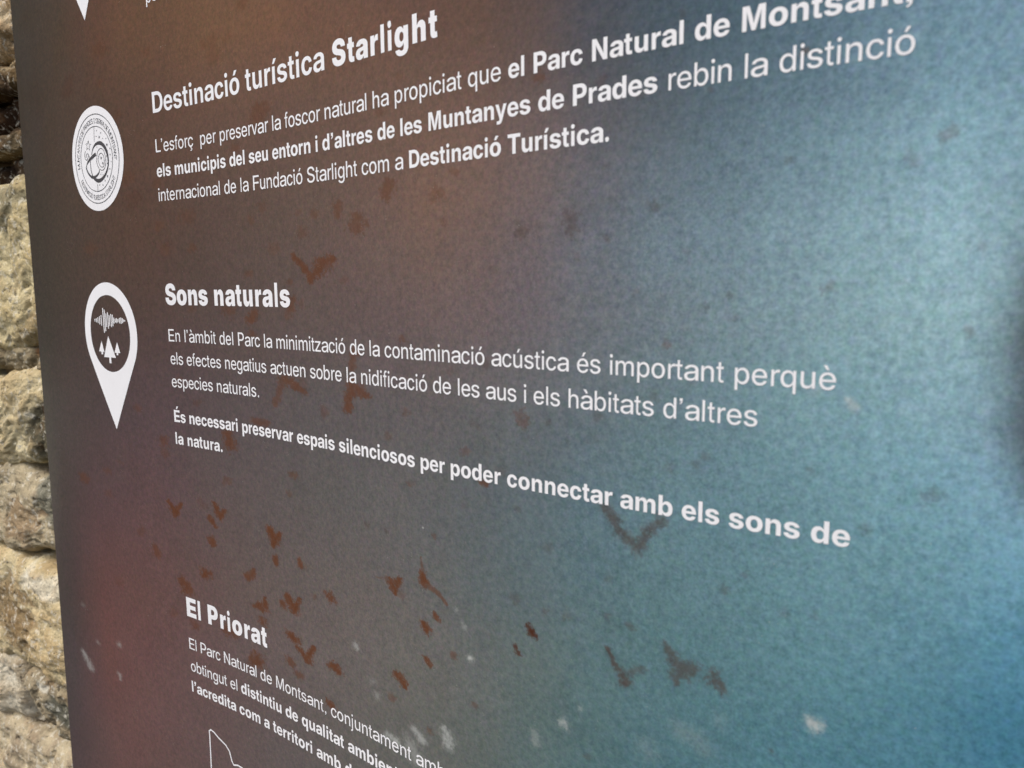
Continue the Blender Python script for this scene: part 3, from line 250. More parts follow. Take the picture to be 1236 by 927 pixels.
PRINT_RGB = [
  [63,56,44,63,56,44,63,56,44,63,56,44,64,55,44,65,55,44,68,57,45,74,61,48,83,64,51,94,68,54,102,75,58,106,79,61,109,82,63,113,85,65,113,86,66,113,86,68,111,85,69,108,83,69,106,81,70,103,80,71,100,79,70,93,79,75,78,84,92,79,94,104,82,103,115,92,116,131,110,140,157,123,157,175,124,157,175,124,157,175],
  [62,55,44,63,56,44,63,56,44,64,56,44,65,55,44,66,56,44,69,58,46,75,62,49,85,65,52,95,69,55,103,76,58,107,80,61,110,83,63,113,85,65,113,86,66,113,86,68,111,84,69,108,83,69,105,81,70,103,80,71,100,79,70,93,79,75,78,84,92,78,93,104,82,102,115,91,116,130,109,139,155,123,157,175,124,157,175,124,157,175],
  [62,54,43,62,54,43,62,54,43,63,54,44,64,55,44,66,56,45,70,58,46,76,62,49,86,65,52,96,70,55,104,77,59,107,80,61,111,83,63,114,86,65,114,86,67,113,86,68,111,84,69,108,82,69,105,81,70,103,80,71,100,79,70,93,79,75,78,84,92,78,93,104,82,102,114,91,115,129,108,137,154,123,156,174,124,157,175,124,157,175],
  [61,53,42,61,53,43,62,53,43,63,54,44,64,54,44,66,55,45,70,58,47,77,62,50,84,65,53,92,69,56,99,75,59,104,78,62,109,82,64,114,86,66,116,87,67,117,87,68,114,85,69,109,83,69,106,81,70,103,80,71,100,79,70,93,79,75,78,83,92,78,93,103,81,102,114,90,114,128,107,136,152,122,155,173,124,157,175,124,157,175],
  [62,54,44,62,54,44,63,54,45,64,55,45,65,55,46,67,56,47,71,59,48,77,62,51,82,65,54,87,68,56,93,71,59,98,75,63,104,79,66,108,83,69,109,84,70,111,85,71,112,86,71,112,85,71,110,84,71,105,81,71,101,80,70,93,79,75,78,83,92,78,93,103,81,101,114,90,114,128,105,134,150,120,154,171,124,157,175,124,157,175],
  [63,55,46,63,55,46,64,56,47,64,56,47,66,57,48,68,58,48,72,60,50,77,63,53,82,66,55,87,68,57,92,71,59,96,74,63,100,78,67,103,81,70,104,82,71,105,83,73,106,85,74,108,86,75,109,87,76,109,88,77,108,87,78,100,86,82,82,86,93,79,93,103,81,101,113,89,113,127,104,133,149,119,152,170,124,157,175,124,157,175],
  [64,56,47,64,56,48,64,57,48,65,57,49,66,58,49,68,59,50,72,61,52,77,64,54,82,66,56,86,68,58,91,70,60,93,73,63,96,76,67,98,79,70,100,81,72,102,83,74,104,85,76,108,88,78,112,91,80,117,94,83,116,95,86,111,97,94,97,97,102,92,103,111,93,113,124,100,125,138,113,142,157,125,160,176,129,163,181,127,161,178],
  [64,57,49,65,58,49,65,58,50,65,59,50,67,59,51,69,60,52,72,62,53,77,64,56,81,66,57,86,68,58,90,70,60,91,72,63,92,75,67,94,77,70,96,80,72,99,83,75,102,86,78,107,89,81,112,92,84,120,97,86,119,99,91,114,101,99,104,107,114,103,117,126,106,128,139,114,141,153,127,159,171,140,176,189,139,174,188,139,175,189],
  [66,60,52,66,60,52,67,60,53,67,60,53,68,61,53,70,62,54,73,63,55,77,65,57,81,67,59,85,68,60,88,70,62,89,72,65,90,75,68,92,77,71,94,80,74,97,83,77,100,85,80,104,88,83,108,92,86,114,96,89,113,98,94,110,102,104,108,115,123,111,129,139,118,141,152,127,155,166,140,173,183,153,188,199,135,165,175,135,165,175],
  [68,62,55,68,62,55,68,62,55,68,62,55,69,62,55,71,63,56,73,64,57,77,65,59,80,67,61,84,69,63,87,71,65,89,73,68,90,76,71,92,78,74,94,81,76,96,83,79,99,86,82,102,88,85,105,91,89,109,95,93,110,98,98,109,103,107,109,115,121,113,127,135,119,141,149,127,155,164,139,172,180,151,187,195,143,175,185,144,175,185],
  [70,65,58,70,65,59,69,64,58,69,64,57,70,64,58,72,64,59,74,65,60,77,66,62,80,68,64,83,70,67,87,72,69,89,74,72,91,77,75,92,80,77,94,82,79,95,84,82,97,87,85,99,90,88,102,92,92,104,96,95,105,100,101,105,106,109,106,117,123,108,128,135,113,139,148,119,152,160,129,166,176,140,177,189,137,170,184,136,169,184],
  [76,72,65,76,72,65,75,71,64,75,69,63,75,68,63,76,68,63,77,68,64,79,69,66,82,70,68,85,72,71,89,74,74,90,76,76,91,79,79,92,82,81,93,84,84,94,87,86,95,90,90,97,92,92,98,95,95,100,97,98,100,102,103,100,108,112,101,119,126,103,129,136,107,137,147,111,146,156,118,157,168,125,167,181,130,169,188,130,170,188],
  [82,79,71,82,79,71,81,76,70,78,73,68,78,72,68,79,72,68,80,71,68,81,71,69,84,72,72,88,74,75,91,76,77,92,78,79,92,81,81,93,84,84,94,86,86,95,89,89,96,92,91,97,94,94,99,97,97,99,100,100,97,103,106,97,110,115,97,121,129,100,128,136,102,135,144,106,142,152,111,151,161,116,160,173,117,165,184,115,164,183],
  [86,83,75,86,82,75,83,79,73,81,75,71,80,73,69,80,72,69,81,72,69,85,72,71,88,73,73,92,75,75,95,77,78,95,80,80,95,83,82,95,86,85,96,88,87,96,91,89,97,94,92,98,96,95,100,99,98,99,101,102,97,105,107,95,111,115,94,119,126,96,126,132,99,132,140,100,138,146,103,143,154,103,149,164,94,147,169,91,144,166],
  [88,84,77,87,83,76,85,80,74,81,75,71,80,72,68,81,72,69,83,71,70,88,72,72,91,74,74,95,76,76,98,78,78,98,81,81,98,85,83,98,87,85,98,90,88,99,92,90,100,95,93,102,98,96,102,100,99,101,103,102,97,106,107,96,111,114,93,118,122,92,123,128,91,126,133,92,130,139,92,135,146,89,137,153,77,131,154,73,127,151],
  [90,85,79,90,85,78,85,79,74,80,72,68,80,71,68,82,71,69,86,71,70,91,72,72,95,74,74,99,77,76,100,79,78,100,82,80,100,85,83,100,88,85,101,91,88,102,94,91,104,97,94,105,99,96,105,102,99,104,104,102,101,107,106,98,112,111,91,117,120,88,119,125,86,122,130,84,125,136,83,128,142,82,131,148,74,128,151,73,127,151],
  [89,84,78,87,81,76,81,74,70,79,70,67,80,70,68,83,70,68,88,71,70,96,73,72,99,75,73,101,77,75,102,79,77,102,82,79,102,85,82,102,89,85,103,92,88,104,95,92,106,98,95,106,101,98,106,104,100,105,105,102,101,107,105,94,111,110,87,114,117,83,116,123,83,119,128,83,124,135,83,128,142,82,131,148,75,128,151,73,127,151],
  [84,78,73,81,74,70,78,70,67,78,69,67,80,69,67,83,69,68,90,71,69,100,74,71,102,76,73,103,78,74,104,80,77,104,83,80,104,86,83,103,89,87,104,92,90,105,96,93,106,99,96,105,101,98,104,103,99,102,105,101,98,107,104,92,110,110,86,114,117,83,116,122,83,119,128,83,124,135,83,128,141,82,131,148,76,129,151,73,127,151],
  [78,72,68,78,71,67,77,69,66,77,67,65,80,68,66,85,69,67,93,72,69,103,75,72,104,77,74,105,79,76,105,81,79,105,84,82,105,87,85,104,90,88,103,92,90,103,95,92,103,97,94,102,100,96,101,102,98,101,104,100,98,107,104,92,110,110,87,114,117,83,116,122,83,119,128,83,124,135,83,128,141,83,131,148,77,129,151,73,127,151],
  [77,71,68,77,70,67,77,69,67,78,69,67,82,70,68,87,71,69,94,73,71,105,76,72,105,78,75,106,80,78,106,83,81,105,85,83,104,87,85,102,89,87,101,91,89,100,93,91,100,96,93,101,99,96,101,102,98,101,104,101,98,107,104,92,110,110,87,114,117,83,116,122,83,119,128,83,124,134,84,128,141,83,131,147,78,130,151,73,127,151],
  [77,70,68,77,70,68,78,70,69,80,70,70,84,71,70,88,72,71,95,74,72,106,77,73,106,79,76,105,81,78,105,83,81,104,85,83,103,87,85,101,89,87,99,91,89,99,93,91,100,96,93,101,99,96,101,102,98,101,104,101,97,107,104,92,110,110,87,114,117,83,116,122,83,119,128,83,123,134,84,128,140,83,131,147,78,130,151,73,127,151],
  [77,71,69,78,71,69,79,71,70,81,71,71,85,72,71,89,73,72,96,74,73,103,77,74,105,80,77,105,81,79,104,83,81,103,85,83,102,87,85,100,89,87,99,91,89,99,93,91,100,96,93,101,99,96,101,102,98,101,104,101,97,107,105,92,110,110,87,114,117,83,116,122,83,119,128,83,123,134,84,128,140,83,131,147,79,131,151,73,127,151],
  [78,71,69,78,71,70,80,71,70,83,71,71,87,72,72,90,73,72,95,75,73,102,78,75,105,80,77,104,82,79,104,84,81,103,85,83,102,87,85,100,89,87,99,91,89,99,93,91,100,96,93,101,99,96,101,102,98,101,104,101,97,107,105,92,110,110,87,114,117,83,116,122,83,119,127,83,123,134,84,127,140,83,131,146,80,131,150,73,127,151],
  [78,71,69,79,71,70,82,71,71,85,72,71,87,73,72,90,74,73,94,76,74,102,79,76,105,81,78,104,82,79,104,84,81,103,85,84,102,87,85,100,89,87,99,91,89,99,94,91,100,96,94,101,100,96,101,102,98,101,105,101,97,107,105,92,110,110,87,114,117,83,116,122,83,119,127,83,123,133,84,127,140,83,131,146,80,131,150,73,127,151],
  [79,71,69,81,71,70,83,71,71,86,72,72,88,73,72,91,74,73,95,76,74,103,79,76,105,81,78,104,82,80,103,84,82,103,86,84,102,87,86,100,89,87,99,91,89,99,94,91,100,97,94,101,100,96,101,102,98,101,105,101,97,107,105,92,110,110,87,114,117,83,116,122,83,119,127,83,123,133,84,127,139,83,130,146,80,131,150,72,127,151],
  [80,71,69,82,71,71,84,72,71,87,73,72,89,74,73,92,75,73,96,77,74,105,80,76,104,81,78,104,82,80,103,84,82,103,86,84,101,87,86,100,89,88,99,91,89,99,94,92,100,97,94,101,100,96,101,102,98,101,105,101,97,107,105,92,110,110,87,114,117,83,116,122,83,119,127,83,122,133,84,127,139,83,130,145,80,131,150,72,127,151],
]
# kind, strength, [(s, y, radius_s, radius_y), ...] of each weathering mark and of the soft dark shape 'k'
MARKS = [
  ('r', 0.881, [[-1.04,20.37,0.189,0.117],[-0.51,20.96,0.304,0.192],[0.09,20.36,0.199,0.126]]),
  ('r', 0.881, [[3.42,19.79,0.171,0.111],[3.86,20.41,0.312,0.201],[4.29,20.11,0.202,0.13]]),
  ('r', 0.84, [[2.92,20.73,0.219,0.143],[3.37,21.14,0.156,0.102]]),
  ('r', 0.84, [[2.93,22.0,0.282,0.185],[3.01,22.29,0.204,0.134]]),
  ('r', 0.627, [[-2.83,23.55,0.231,0.139],[-2.71,24.01,0.322,0.196]]),
  ('r', 0.881, [[2.16,24.28,0.401,0.264]]),
  ('r', 0.799, [[-0.24,25.17,0.296,0.191],[0.14,25.57,0.504,0.327]]),
  ('r', 0.799, [[6.13,23.58,0.266,0.171],[6.61,23.37,0.235,0.149],[6.77,23.0,0.125,0.079]]),
  ('r', 0.921, [[8.37,20.31,0.239,0.152],[8.84,20.82,0.34,0.218],[9.27,20.47,0.19,0.122]]),
  ('r', 0.921, [[8.85,20.79,0.259,0.166],[8.67,21.2,0.193,0.124]]),
  ('r', 0.84, [[8.77,21.9,0.238,0.153],[8.88,22.23,0.163,0.105]]),
  ('r', 0.84, [[10.91,21.49,0.141,0.092],[11.05,21.8,0.252,0.166]]),
  ('r', 0.489, [[10.76,17.0,0.25,0.161]]),
  ('r', 0.881, [[6.58,25.21,0.157,0.101],[7.51,25.03,0.402,0.259],[7.65,24.53,0.138,0.089]]),
  ('r', 0.799, [[9.16,24.3,0.163,0.106],[9.36,24.47,0.251,0.164]]),
  ('r', 0.921, [[9.75,23.83,0.219,0.143],[10.25,24.42,0.318,0.21],[10.75,23.72,0.128,0.085]]),
  ('r', 0.921, [[13.29,22.96,0.306,0.207]]),
  ('r', 0.757, [[7.24,25.86,0.265,0.171],[7.37,26.06,0.233,0.151]]),
  ('r', 0.391, [[12.01,23.29,0.172,0.115]]),
  ('r', 0.536, [[0.77,27.83,0.334,0.22]]),
  ('r', 0.671, [[3.85,27.42,0.398,0.265],[4.64,27.37,0.318,0.21]]),
  ('r', 0.921, [[17.81,20.91,0.198,0.139],[18.17,21.22,0.252,0.18],[18.53,20.69,0.135,0.097]]),
  ('r', 0.921, [[18.2,21.17,0.206,0.147],[18.22,21.51,0.103,0.074]]),
  ('r', 0.489, [[16.86,20.99,0.048,0.033],[17.81,20.91,0.093,0.066]]),
  ('r', 0.937, [[20.04,20.07,0.179,0.133],[20.14,20.44,0.241,0.18]]),
  ('r', 0.536, [[19.95,19.28,0.042,0.031],[20.04,19.96,0.094,0.07]]),
  ('r', 0.671, [[20.36,20.52,0.124,0.094],[21.0,20.72,0.101,0.077],[21.54,21.12,0.069,0.054]]),
  ('r', 0.937, [[20.07,22.41,0.212,0.159],[20.22,22.64,0.231,0.175]]),
  ('r', 0.881, [[20.79,21.85,0.164,0.125],[20.94,22.0,0.112,0.086]]),
  ('r', 0.441, [[19.3,16.03,0.15,0.107]]),
  ('r', 0.757, [[23.51,15.27,0.132,0.105],[23.77,15.3,0.148,0.119]]),
  ('g', 0.441, [[16.27,18.59,0.169,0.116]]),
  ('g', 0.391, [[17.7,18.59,0.127,0.089]]),
  ('r', 0.489, [[20.81,18.16,0.151,0.114]]),
  ('w', 0.765, [[20.13,17.91,0.062,0.046]]),
  ('r', 0.905, [[9.75,26.02,0.294,0.194],[10.14,26.16,0.335,0.223]]),
  ('r', 0.905, [[10.38,26.56,0.174,0.116],[10.84,26.78,0.201,0.135],[11.19,27.0,0.299,0.201],[11.77,26.15,0.14,0.094]]),
  ('r', 0.715, [[9.69,27.62,0.311,0.207]]),
  ('r', 0.905, [[13.24,26.73,0.27,0.186],[13.69,26.79,0.267,0.184]]),
  ('r', 0.881, [[20.1,24.05,0.138,0.105],[20.41,24.21,0.168,0.129]]),
  ('r', 0.937, [[18.11,25.54,0.234,0.17],[18.45,25.68,0.288,0.211],[18.68,25.98,0.114,0.084]]),
  ('r', 0.441, [[17.78,26.8,0.214,0.155]]),
  ('r', 0.536, [[21.87,23.34,0.167,0.132]]),
  ('r', 0.582, [[10.39,28.15,0.277,0.186]]),
  ('r', 0.799, [[5.98,28.87,0.239,0.157],[6.63,28.5,0.556,0.362]]),
  ('r', 0.84, [[12.91,28.87,0.233,0.161],[13.1,28.98,0.232,0.161]]),
  ('r', 0.441, [[20.29,27.56,0.171,0.133]]),
  ('w', 0.383, [[15.2,25.03,0.242,0.169]]),
  ('w', 0.51, [[17.35,28.94,0.243,0.177],[17.89,28.96,0.299,0.219]]),
  ('w', 0.425, [[19.3,27.87,0.224,0.169],[19.68,28.17,0.303,0.232]]),
  ('w', 0.51, [[21.24,27.07,0.179,0.142],[21.43,27.39,0.305,0.243],[21.47,27.86,0.229,0.183]]),
  ('w', 0.255, [[22.03,21.21,0.145,0.114]]),
  ('w', 0.187, [[16.37,26.5,0.223,0.158]]),
  ('w', 0.212, [[16.65,27.13,0.246,0.176]]),
  ('w', 0.255, [[18.94,28.64,0.399,0.3],[19.31,29.29,0.45,0.342]]),
  ('d', 0.961, [[25.89,20.87,0.146,0.127],[26.15,21.19,0.152,0.133]]),
  ('d', 0.881, [[25.27,21.93,0.117,0.101],[25.35,22.16,0.134,0.115]]),
  ('w', 0.637, [[22.82,23.18,0.178,0.145]]),
  ('w', 0.255, [[22.39,21.68,0.095,0.076],[22.53,21.85,0.123,0.098]]),
  ('w', 0.527, [[27.58,24.42,0.21,0.193]]),
  ('w', 0.221, [[26.18,25.34,0.163,0.146],[26.26,25.78,0.183,0.164]]),
  ('w', 0.255, [[28.32,23.54,0.111,0.103]]),
  ('g', 0.799, [[29.44,20.68,0.055,0.052],[29.82,21.28,0.109,0.104],[30.2,21.75,0.202,0.195]]),
  ('g', 0.489, [[30.31,21.55,0.107,0.104],[30.57,21.31,0.099,0.096],[30.87,21.17,0.143,0.14]]),
  ('g', 0.441, [[30.33,19.6,0.079,0.076],[30.56,19.67,0.085,0.082]]),
  ('g', 0.391, [[29.43,19.49,0.117,0.11]]),
  ('r', 0.441, [[22.99,25.26,0.16,0.131]]),
  ('g', 0.689, [[31.79,19.94,0.093,0.093],[32.04,20.41,0.199,0.201],[32.38,20.72,0.272,0.277],[32.82,20.51,0.178,0.183]]),
  ('g', 0.689, [[32.13,20.83,0.184,0.186],[32.26,21.28,0.104,0.105]]),
  ('g', 0.757, [[33.56,20.64,0.2,0.21],[33.86,20.94,0.17,0.179]]),
  ('g', 0.489, [[35.55,22.6,0.079,0.088]]),
  ('g', 0.285, [[35.76,17.78,0.127,0.139]]),
  ('g', 0.391, [[28.69,25.45,0.124,0.118]]),
  ('r', 0.799, [[11.57,5.86,0.196,0.121],[12.24,6.31,0.193,0.12],[12.89,6.92,0.279,0.175],[13.46,6.47,0.374,0.235],[13.85,6.21,0.493,0.31],[14.41,6.06,0.243,0.153]]),
  ('r', 0.536, [[16.29,4.19,0.342,0.219],[16.33,4.52,0.485,0.311]]),
  ('r', 0.536, [[15.03,3.56,0.236,0.149],[15.0,4.08,0.154,0.097]]),
  ('r', 0.582, [[18.51,2.93,0.263,0.173],[18.33,3.33,0.318,0.209]]),
  ('r', 0.671, [[8.11,8.62,0.246,0.148],[7.72,9.02,0.336,0.202]]),
  ('r', 0.489, [[7.75,9.76,0.263,0.159]]),
  ('r', 0.536, [[11.36,7.9,0.199,0.123],[11.12,8.4,0.294,0.182]]),
  ('r', 0.391, [[10.93,8.68,0.296,0.183]]),
  ('r', 0.489, [[19.16,9.6,0.209,0.145]]),
  ('r', 0.391, [[11.12,7.03,0.199,0.123]]),
  ('r', 0.37, [[7.77,6.63,0.26,0.155]]),
  ('r', 0.391, [[13.29,3.89,0.236,0.146]]),
  ('r', 0.441, [[5.83,8.52,0.448,0.269]]),
  ('r', 0.307, [[12.28,4.68,0.32,0.197]]),
  ('r', 0.285, [[9.06,3.28,0.277,0.164]]),
  ('r', 0.262, [[9.93,5.38,0.341,0.206]]),
  ('r', 0.715, [[10.35,12.06,0.345,0.216],[10.98,12.17,0.34,0.214],[11.8,12.47,0.266,0.169]]),
  ('r', 0.536, [[10.22,12.19,0.277,0.173],[9.83,12.78,0.239,0.149],[9.43,13.43,0.171,0.106]]),
  ('r', 0.799, [[15.54,11.71,0.27,0.178],[15.5,12.28,0.301,0.199],[15.18,13.12,0.219,0.145]]),
  ('r', 0.757, [[15.53,11.94,0.301,0.198],[16.23,12.16,0.295,0.196],[16.69,12.34,0.175,0.117]]),
  ('r', 0.582, [[15.85,10.32,0.237,0.155],[15.57,11.19,0.156,0.102]]),
  ('r', 0.582, [[7.67,14.49,0.298,0.183],[8.41,14.51,0.293,0.181]]),
  ('r', 0.47, [[25.51,12.32,0.238,0.197],[25.63,12.54,0.237,0.197]]),
  ('r', 0.307, [[17.96,14.0,0.203,0.139]]),
  ('r', 0.339, [[22.72,14.13,0.182,0.141]]),
  ('r', 0.757, [[5.02,15.52,0.383,0.239],[5.16,16.03,0.46,0.288]]),
  ('r', 0.536, [[-1.18,16.58,0.426,0.26]]),
  ('r', 0.489, [[-11.66,20.41,0.591,0.274]]),
  ('r', 0.339, [[-8.13,19.35,0.389,0.197]]),
  ('r', 0.391, [[-3.74,14.71,0.335,0.191]]),
  ('r', 0.339, [[-1.05,17.34,0.34,0.209]]),
  ('g', 0.671, [[29.31,15.35,0.17,0.156],[30.02,16.13,0.181,0.17],[30.6,16.63,0.177,0.169],[31.12,15.86,0.172,0.166],[31.61,15.35,0.153,0.149]]),
  ('g', 0.489, [[30.59,16.63,0.161,0.154],[30.76,16.84,0.096,0.092]]),
  ('g', 0.391, [[33.81,17.4,0.111,0.116]]),
  ('g', 0.339, [[34.5,16.77,0.097,0.102]]),
  ('g', 0.37, [[39.47,13.44,0.146,0.171],[39.69,13.32,0.144,0.17]]),
  ('g', 0.285, [[37.98,14.54,0.134,0.153]]),
  ('g', 0.285, [[36.73,17.66,0.121,0.136]]),
  ('w', 0.68, [[36.66,21.18,0.148,0.169],[36.9,21.3,0.183,0.211]]),
  ('w', 0.425, [[37.32,10.71,0.09,0.1],[37.51,10.92,0.112,0.124]]),
  ('w', 0.128, [[36.4,10.45,0.189,0.203]]),
  ('w', 0.34, [[-14.36,33.99,0.318,0.152],[-13.71,34.5,0.513,0.248],[-13.25,34.94,0.424,0.206]]),
  ('w', 0.297, [[-8.42,31.71,0.311,0.165]]),
  ('w', 0.297, [[-8.71,33.96,0.269,0.142],[-8.65,34.3,0.195,0.104]]),
  ('w', 0.17, [[-11.7,32.51,0.271,0.133]]),
  ('w', 0.102, [[-13.73,30.21,0.353,0.167]]),
  ('g', 0.441, [[27.85,4.95,0.276,0.233],[27.85,5.24,0.241,0.204]]),
  ('g', 0.441, [[25.63,5.26,0.229,0.184]]),
  ('g', 0.37, [[31.04,4.69,0.207,0.189]]),
  ('r', 0.307, [[36.59,7.36,0.172,0.183]]),
  ('r', 0.47, [[31.56,9.28,0.163,0.154]]),
  ('r', 0.285, [[40.27,8.59,0.117,0.137]]),
  ('g', 0.339, [[38.58,3.86,0.142,0.157]]),
  ('g', 0.339, [[35.32,3.59,0.108,0.109]]),
  ('r', 0.307, [[39.35,3.35,0.118,0.131],[39.55,3.22,0.136,0.152]]),
  ('r', 0.536, [[35.63,0.53,0.102,0.102]]),
  ('r', 0.489, [[26.39,-0.16,0.215,0.171]]),
  ('r', 0.391, [[21.36,3.57,0.323,0.23]]),
  ('r', 0.489, [[9.46,-1.4,0.539,0.313],[9.23,-1.07,0.475,0.276]]),
  ('r', 0.262, [[5.63,-5.35,0.428,0.241],[5.69,-4.52,0.501,0.283]]),
  ('d', 0.285, [[-8.96,-5.69,0.445,0.193],[-9.57,-4.93,0.574,0.244]]),
  ('r', 0.391, [[8.34,-6.69,0.408,0.228]]),
  ('r', 0.339, [[-5.01,-6.71,0.646,0.32]]),
  ('d', 0.228, [[-2.62,2.09,0.689,0.38]]),
  ('r', 0.339, [[-3.16,0.86,0.525,0.284]]),
  ('r', 0.285, [[-7.91,4.83,0.653,0.31]]),
  ('r', 0.307, [[0.34,5.08,0.472,0.281]]),
  ('r', 0.285, [[2.45,3.41,0.597,0.361]]),
  ('g', 0.307, [[25.18,19.79,0.167,0.141]]),
  ('g', 0.285, [[22.59,16.43,0.185,0.144]]),
  ('g', 0.285, [[29.51,18.06,0.136,0.127]]),
  ('g', 0.285, [[26.79,17.35,0.192,0.167]]),
  ('g', 0.285, [[32.71,13.25,0.115,0.114]]),
  ('g', 0.339, [[33.05,12.95,0.113,0.112]]),
  ('g', 0.391, [[36.35,12.99,0.096,0.104]]),
  ('g', 0.285, [[31.77,13.44,0.15,0.145]]),
  ('g', 0.339, [[29.0,11.97,0.169,0.152]]),
  ('g', 0.339, [[31.18,11.13,0.152,0.144]]),
  ('w', 0.119, [[32.37,22.95,0.275,0.283],[33.29,23.25,0.323,0.34]]),
  ('w', 0.102, [[31.12,24.22,0.391,0.392]]),
  ('w', 0.102, [[33.84,22.13,0.228,0.242]]),
  ('g', 0.285, [[40.41,6.35,0.115,0.133]]),
  ('k', 0.689, [[41.83,7.14,0.549,0.651],[42.01,9.0,0.738,0.885],[42.13,11.24,0.708,0.861],[42.17,12.73,0.489,0.599]]),
  ('g', 0.332, [[24.63,14.66,0.201,0.164],[24.71,14.82,0.065,0.053]]),
  ('r', 0.303, [[18.54,21.45,0.264,0.19],[18.36,21.48,0.113,0.081]]),
  ('r', 0.169, [[21.98,10.68,0.115,0.086],[21.89,10.86,0.141,0.105]]),
  ('r', 0.197, [[2.26,20.04,0.298,0.193],[2.05,19.77,0.257,0.166]]),
  ('r', 0.367, [[7.08,0.19,0.33,0.189],[6.94,0.41,0.186,0.107]]),
  ('g', 0.359, [[26.38,2.1,0.146,0.117],[26.51,2.26,0.076,0.061]]),
  ('r', 0.199, [[14.89,-0.28,0.117,0.072],[14.8,-0.25,0.088,0.054]]),
  ('g', 0.235, [[26.38,5.02,0.163,0.133],[26.37,4.96,0.091,0.074]]),
  ('g', 0.366, [[27.12,-0.91,0.065,0.052],[27.19,-0.78,0.053,0.043]]),
  ('g', 0.29, [[29.34,5.76,0.059,0.052],[29.22,5.65,0.111,0.097]]),
  ('r', 0.357, [[4.65,18.17,0.372,0.236],[4.56,18.1,0.197,0.125]]),
  ('g', 0.323, [[28.97,0.44,0.139,0.118],[29.06,0.3,0.108,0.092]]),
  ('r', 0.296, [[-0.22,3.75,0.376,0.221],[-0.35,3.98,0.207,0.121]]),
  ('r', 0.206, [[12.29,3.66,0.131,0.08],[12.11,3.74,0.224,0.137]]),
  ('r', 0.368, [[4.89,-5.24,0.251,0.143],[4.85,-5.38,0.192,0.109]]),
  ('g', 0.258, [[30.32,7.66,0.062,0.056],[30.43,7.5,0.077,0.07]]),
  ('g', 0.32, [[30.5,1.11,0.144,0.128],[30.53,1.2,0.051,0.045]]),
  ('r', 0.341, [[18.11,-0.26,0.145,0.093],[18.08,-0.06,0.169,0.109]]),
  ('g', 0.271, [[33.69,7.6,0.11,0.108],[33.68,7.54,0.061,0.06]]),
  ('r', 0.368, [[2.97,5.11,0.362,0.221],[3.04,5.11,0.162,0.099]]),
  ('r', 0.329, [[-0.07,1.4,0.359,0.21],[-0.18,1.55,0.24,0.14]]),
  ('g', 0.325, [[26.85,12.48,0.111,0.095],[26.91,12.39,0.092,0.079]]),
  ('g', 0.231, [[28.95,12.87,0.164,0.148],[29.0,12.9,0.052,0.047]]),
  ('r', 0.308, [[22.27,2.72,0.145,0.105],[22.38,2.79,0.136,0.099]]),
  ('r', 0.321, [[13.42,13.37,0.285,0.185],[13.33,13.55,0.208,0.135]]),
  ('g', 0.362, [[26.67,20.17,0.135,0.119],[26.68,20.03,0.124,0.109]]),
  ('g', 0.312, [[32.88,8.07,0.113,0.11],[32.93,7.97,0.084,0.082]]),
  ('g', 0.258, [[23.24,12.91,0.167,0.131],[23.34,12.96,0.129,0.101]]),
  ('r', 0.262, [[-3.59,-2.82,0.341,0.18],[-3.8,-2.74,0.245,0.128]]),
  ('r', 0.217, [[-4.13,8.4,0.183,0.1],[-4.39,8.29,0.175,0.095]]),
  ('r', 0.267, [[6.7,-5.3,0.214,0.119],[6.76,-5.25,0.14,0.078]]),
  ('g', 0.254, [[31.89,-1.12,0.074,0.067],[31.87,-1.23,0.087,0.079]]),
  ('r', 0.297, [[15.66,-3.57,0.119,0.072],[15.68,-3.63,0.15,0.092]]),
  ('g', 0.257, [[33.55,15.0,0.122,0.125],[33.58,14.95,0.05,0.051]]),
  ('g', 0.363, [[23.79,10.32,0.208,0.163],[23.83,10.26,0.14,0.109]]),
  ('r', 0.287, [[-5.22,-4.87,0.353,0.175],[-5.51,-4.84,0.311,0.153]]),
  ('r', 0.217, [[15.15,7.05,0.163,0.104],[15.37,7.0,0.203,0.13]]),
  ('g', 0.224, [[32.43,10.49,0.141,0.137],[32.43,10.46,0.061,0.059]]),
  ('g', 0.23, [[33.88,8.34,0.088,0.087],[33.8,8.38,0.063,0.063]]),
  ('r', 0.338, [[10.23,18.18,0.13,0.084],[10.26,18.05,0.238,0.153]]),
  ('g', 0.226, [[29.16,3.25,0.074,0.064],[29.29,3.19,0.087,0.075]]),
  ('r', 0.295, [[19.24,12.79,0.221,0.156],[19.08,12.93,0.112,0.079]]),
  ('r', 0.232, [[21.75,4.74,0.159,0.115],[21.74,4.68,0.136,0.099]]),
  ('g', 0.222, [[23.81,-1.96,0.131,0.097],[23.94,-1.79,0.104,0.077]]),
  ('r', 0.259, [[-8.18,20.94,0.419,0.213],[-8.0,21.01,0.281,0.144]]),
  ('g', 0.252, [[32.27,6.25,0.128,0.121],[32.2,6.19,0.089,0.084]]),
  ('r', 0.312, [[-4.25,22.66,0.309,0.18],[-4.45,22.88,0.325,0.188]]),
  ('r', 0.284, [[2.39,8.57,0.258,0.159],[2.31,8.38,0.203,0.125]]),
  ('g', 0.217, [[29.85,-0.21,0.135,0.117],[29.92,-0.14,0.047,0.041]]),
  ('g', 0.37, [[27.69,19.97,0.151,0.136],[27.55,20.14,0.073,0.066]]),
  ('g', 0.316, [[25.33,19.91,0.092,0.079],[25.26,20.11,0.075,0.064]]),
  ('g', 0.202, [[24.32,6.69,0.155,0.121],[24.17,6.54,0.093,0.072]]),
  ('r', 0.289, [[-0.27,-5.81,0.322,0.181],[-0.02,-5.96,0.181,0.102]]),
  ('r', 0.272, [[11.81,12.16,0.319,0.203],[11.76,11.94,0.193,0.122]]),
  ('r', 0.275, [[2.35,13.97,0.365,0.231],[2.37,14.03,0.157,0.099]]),
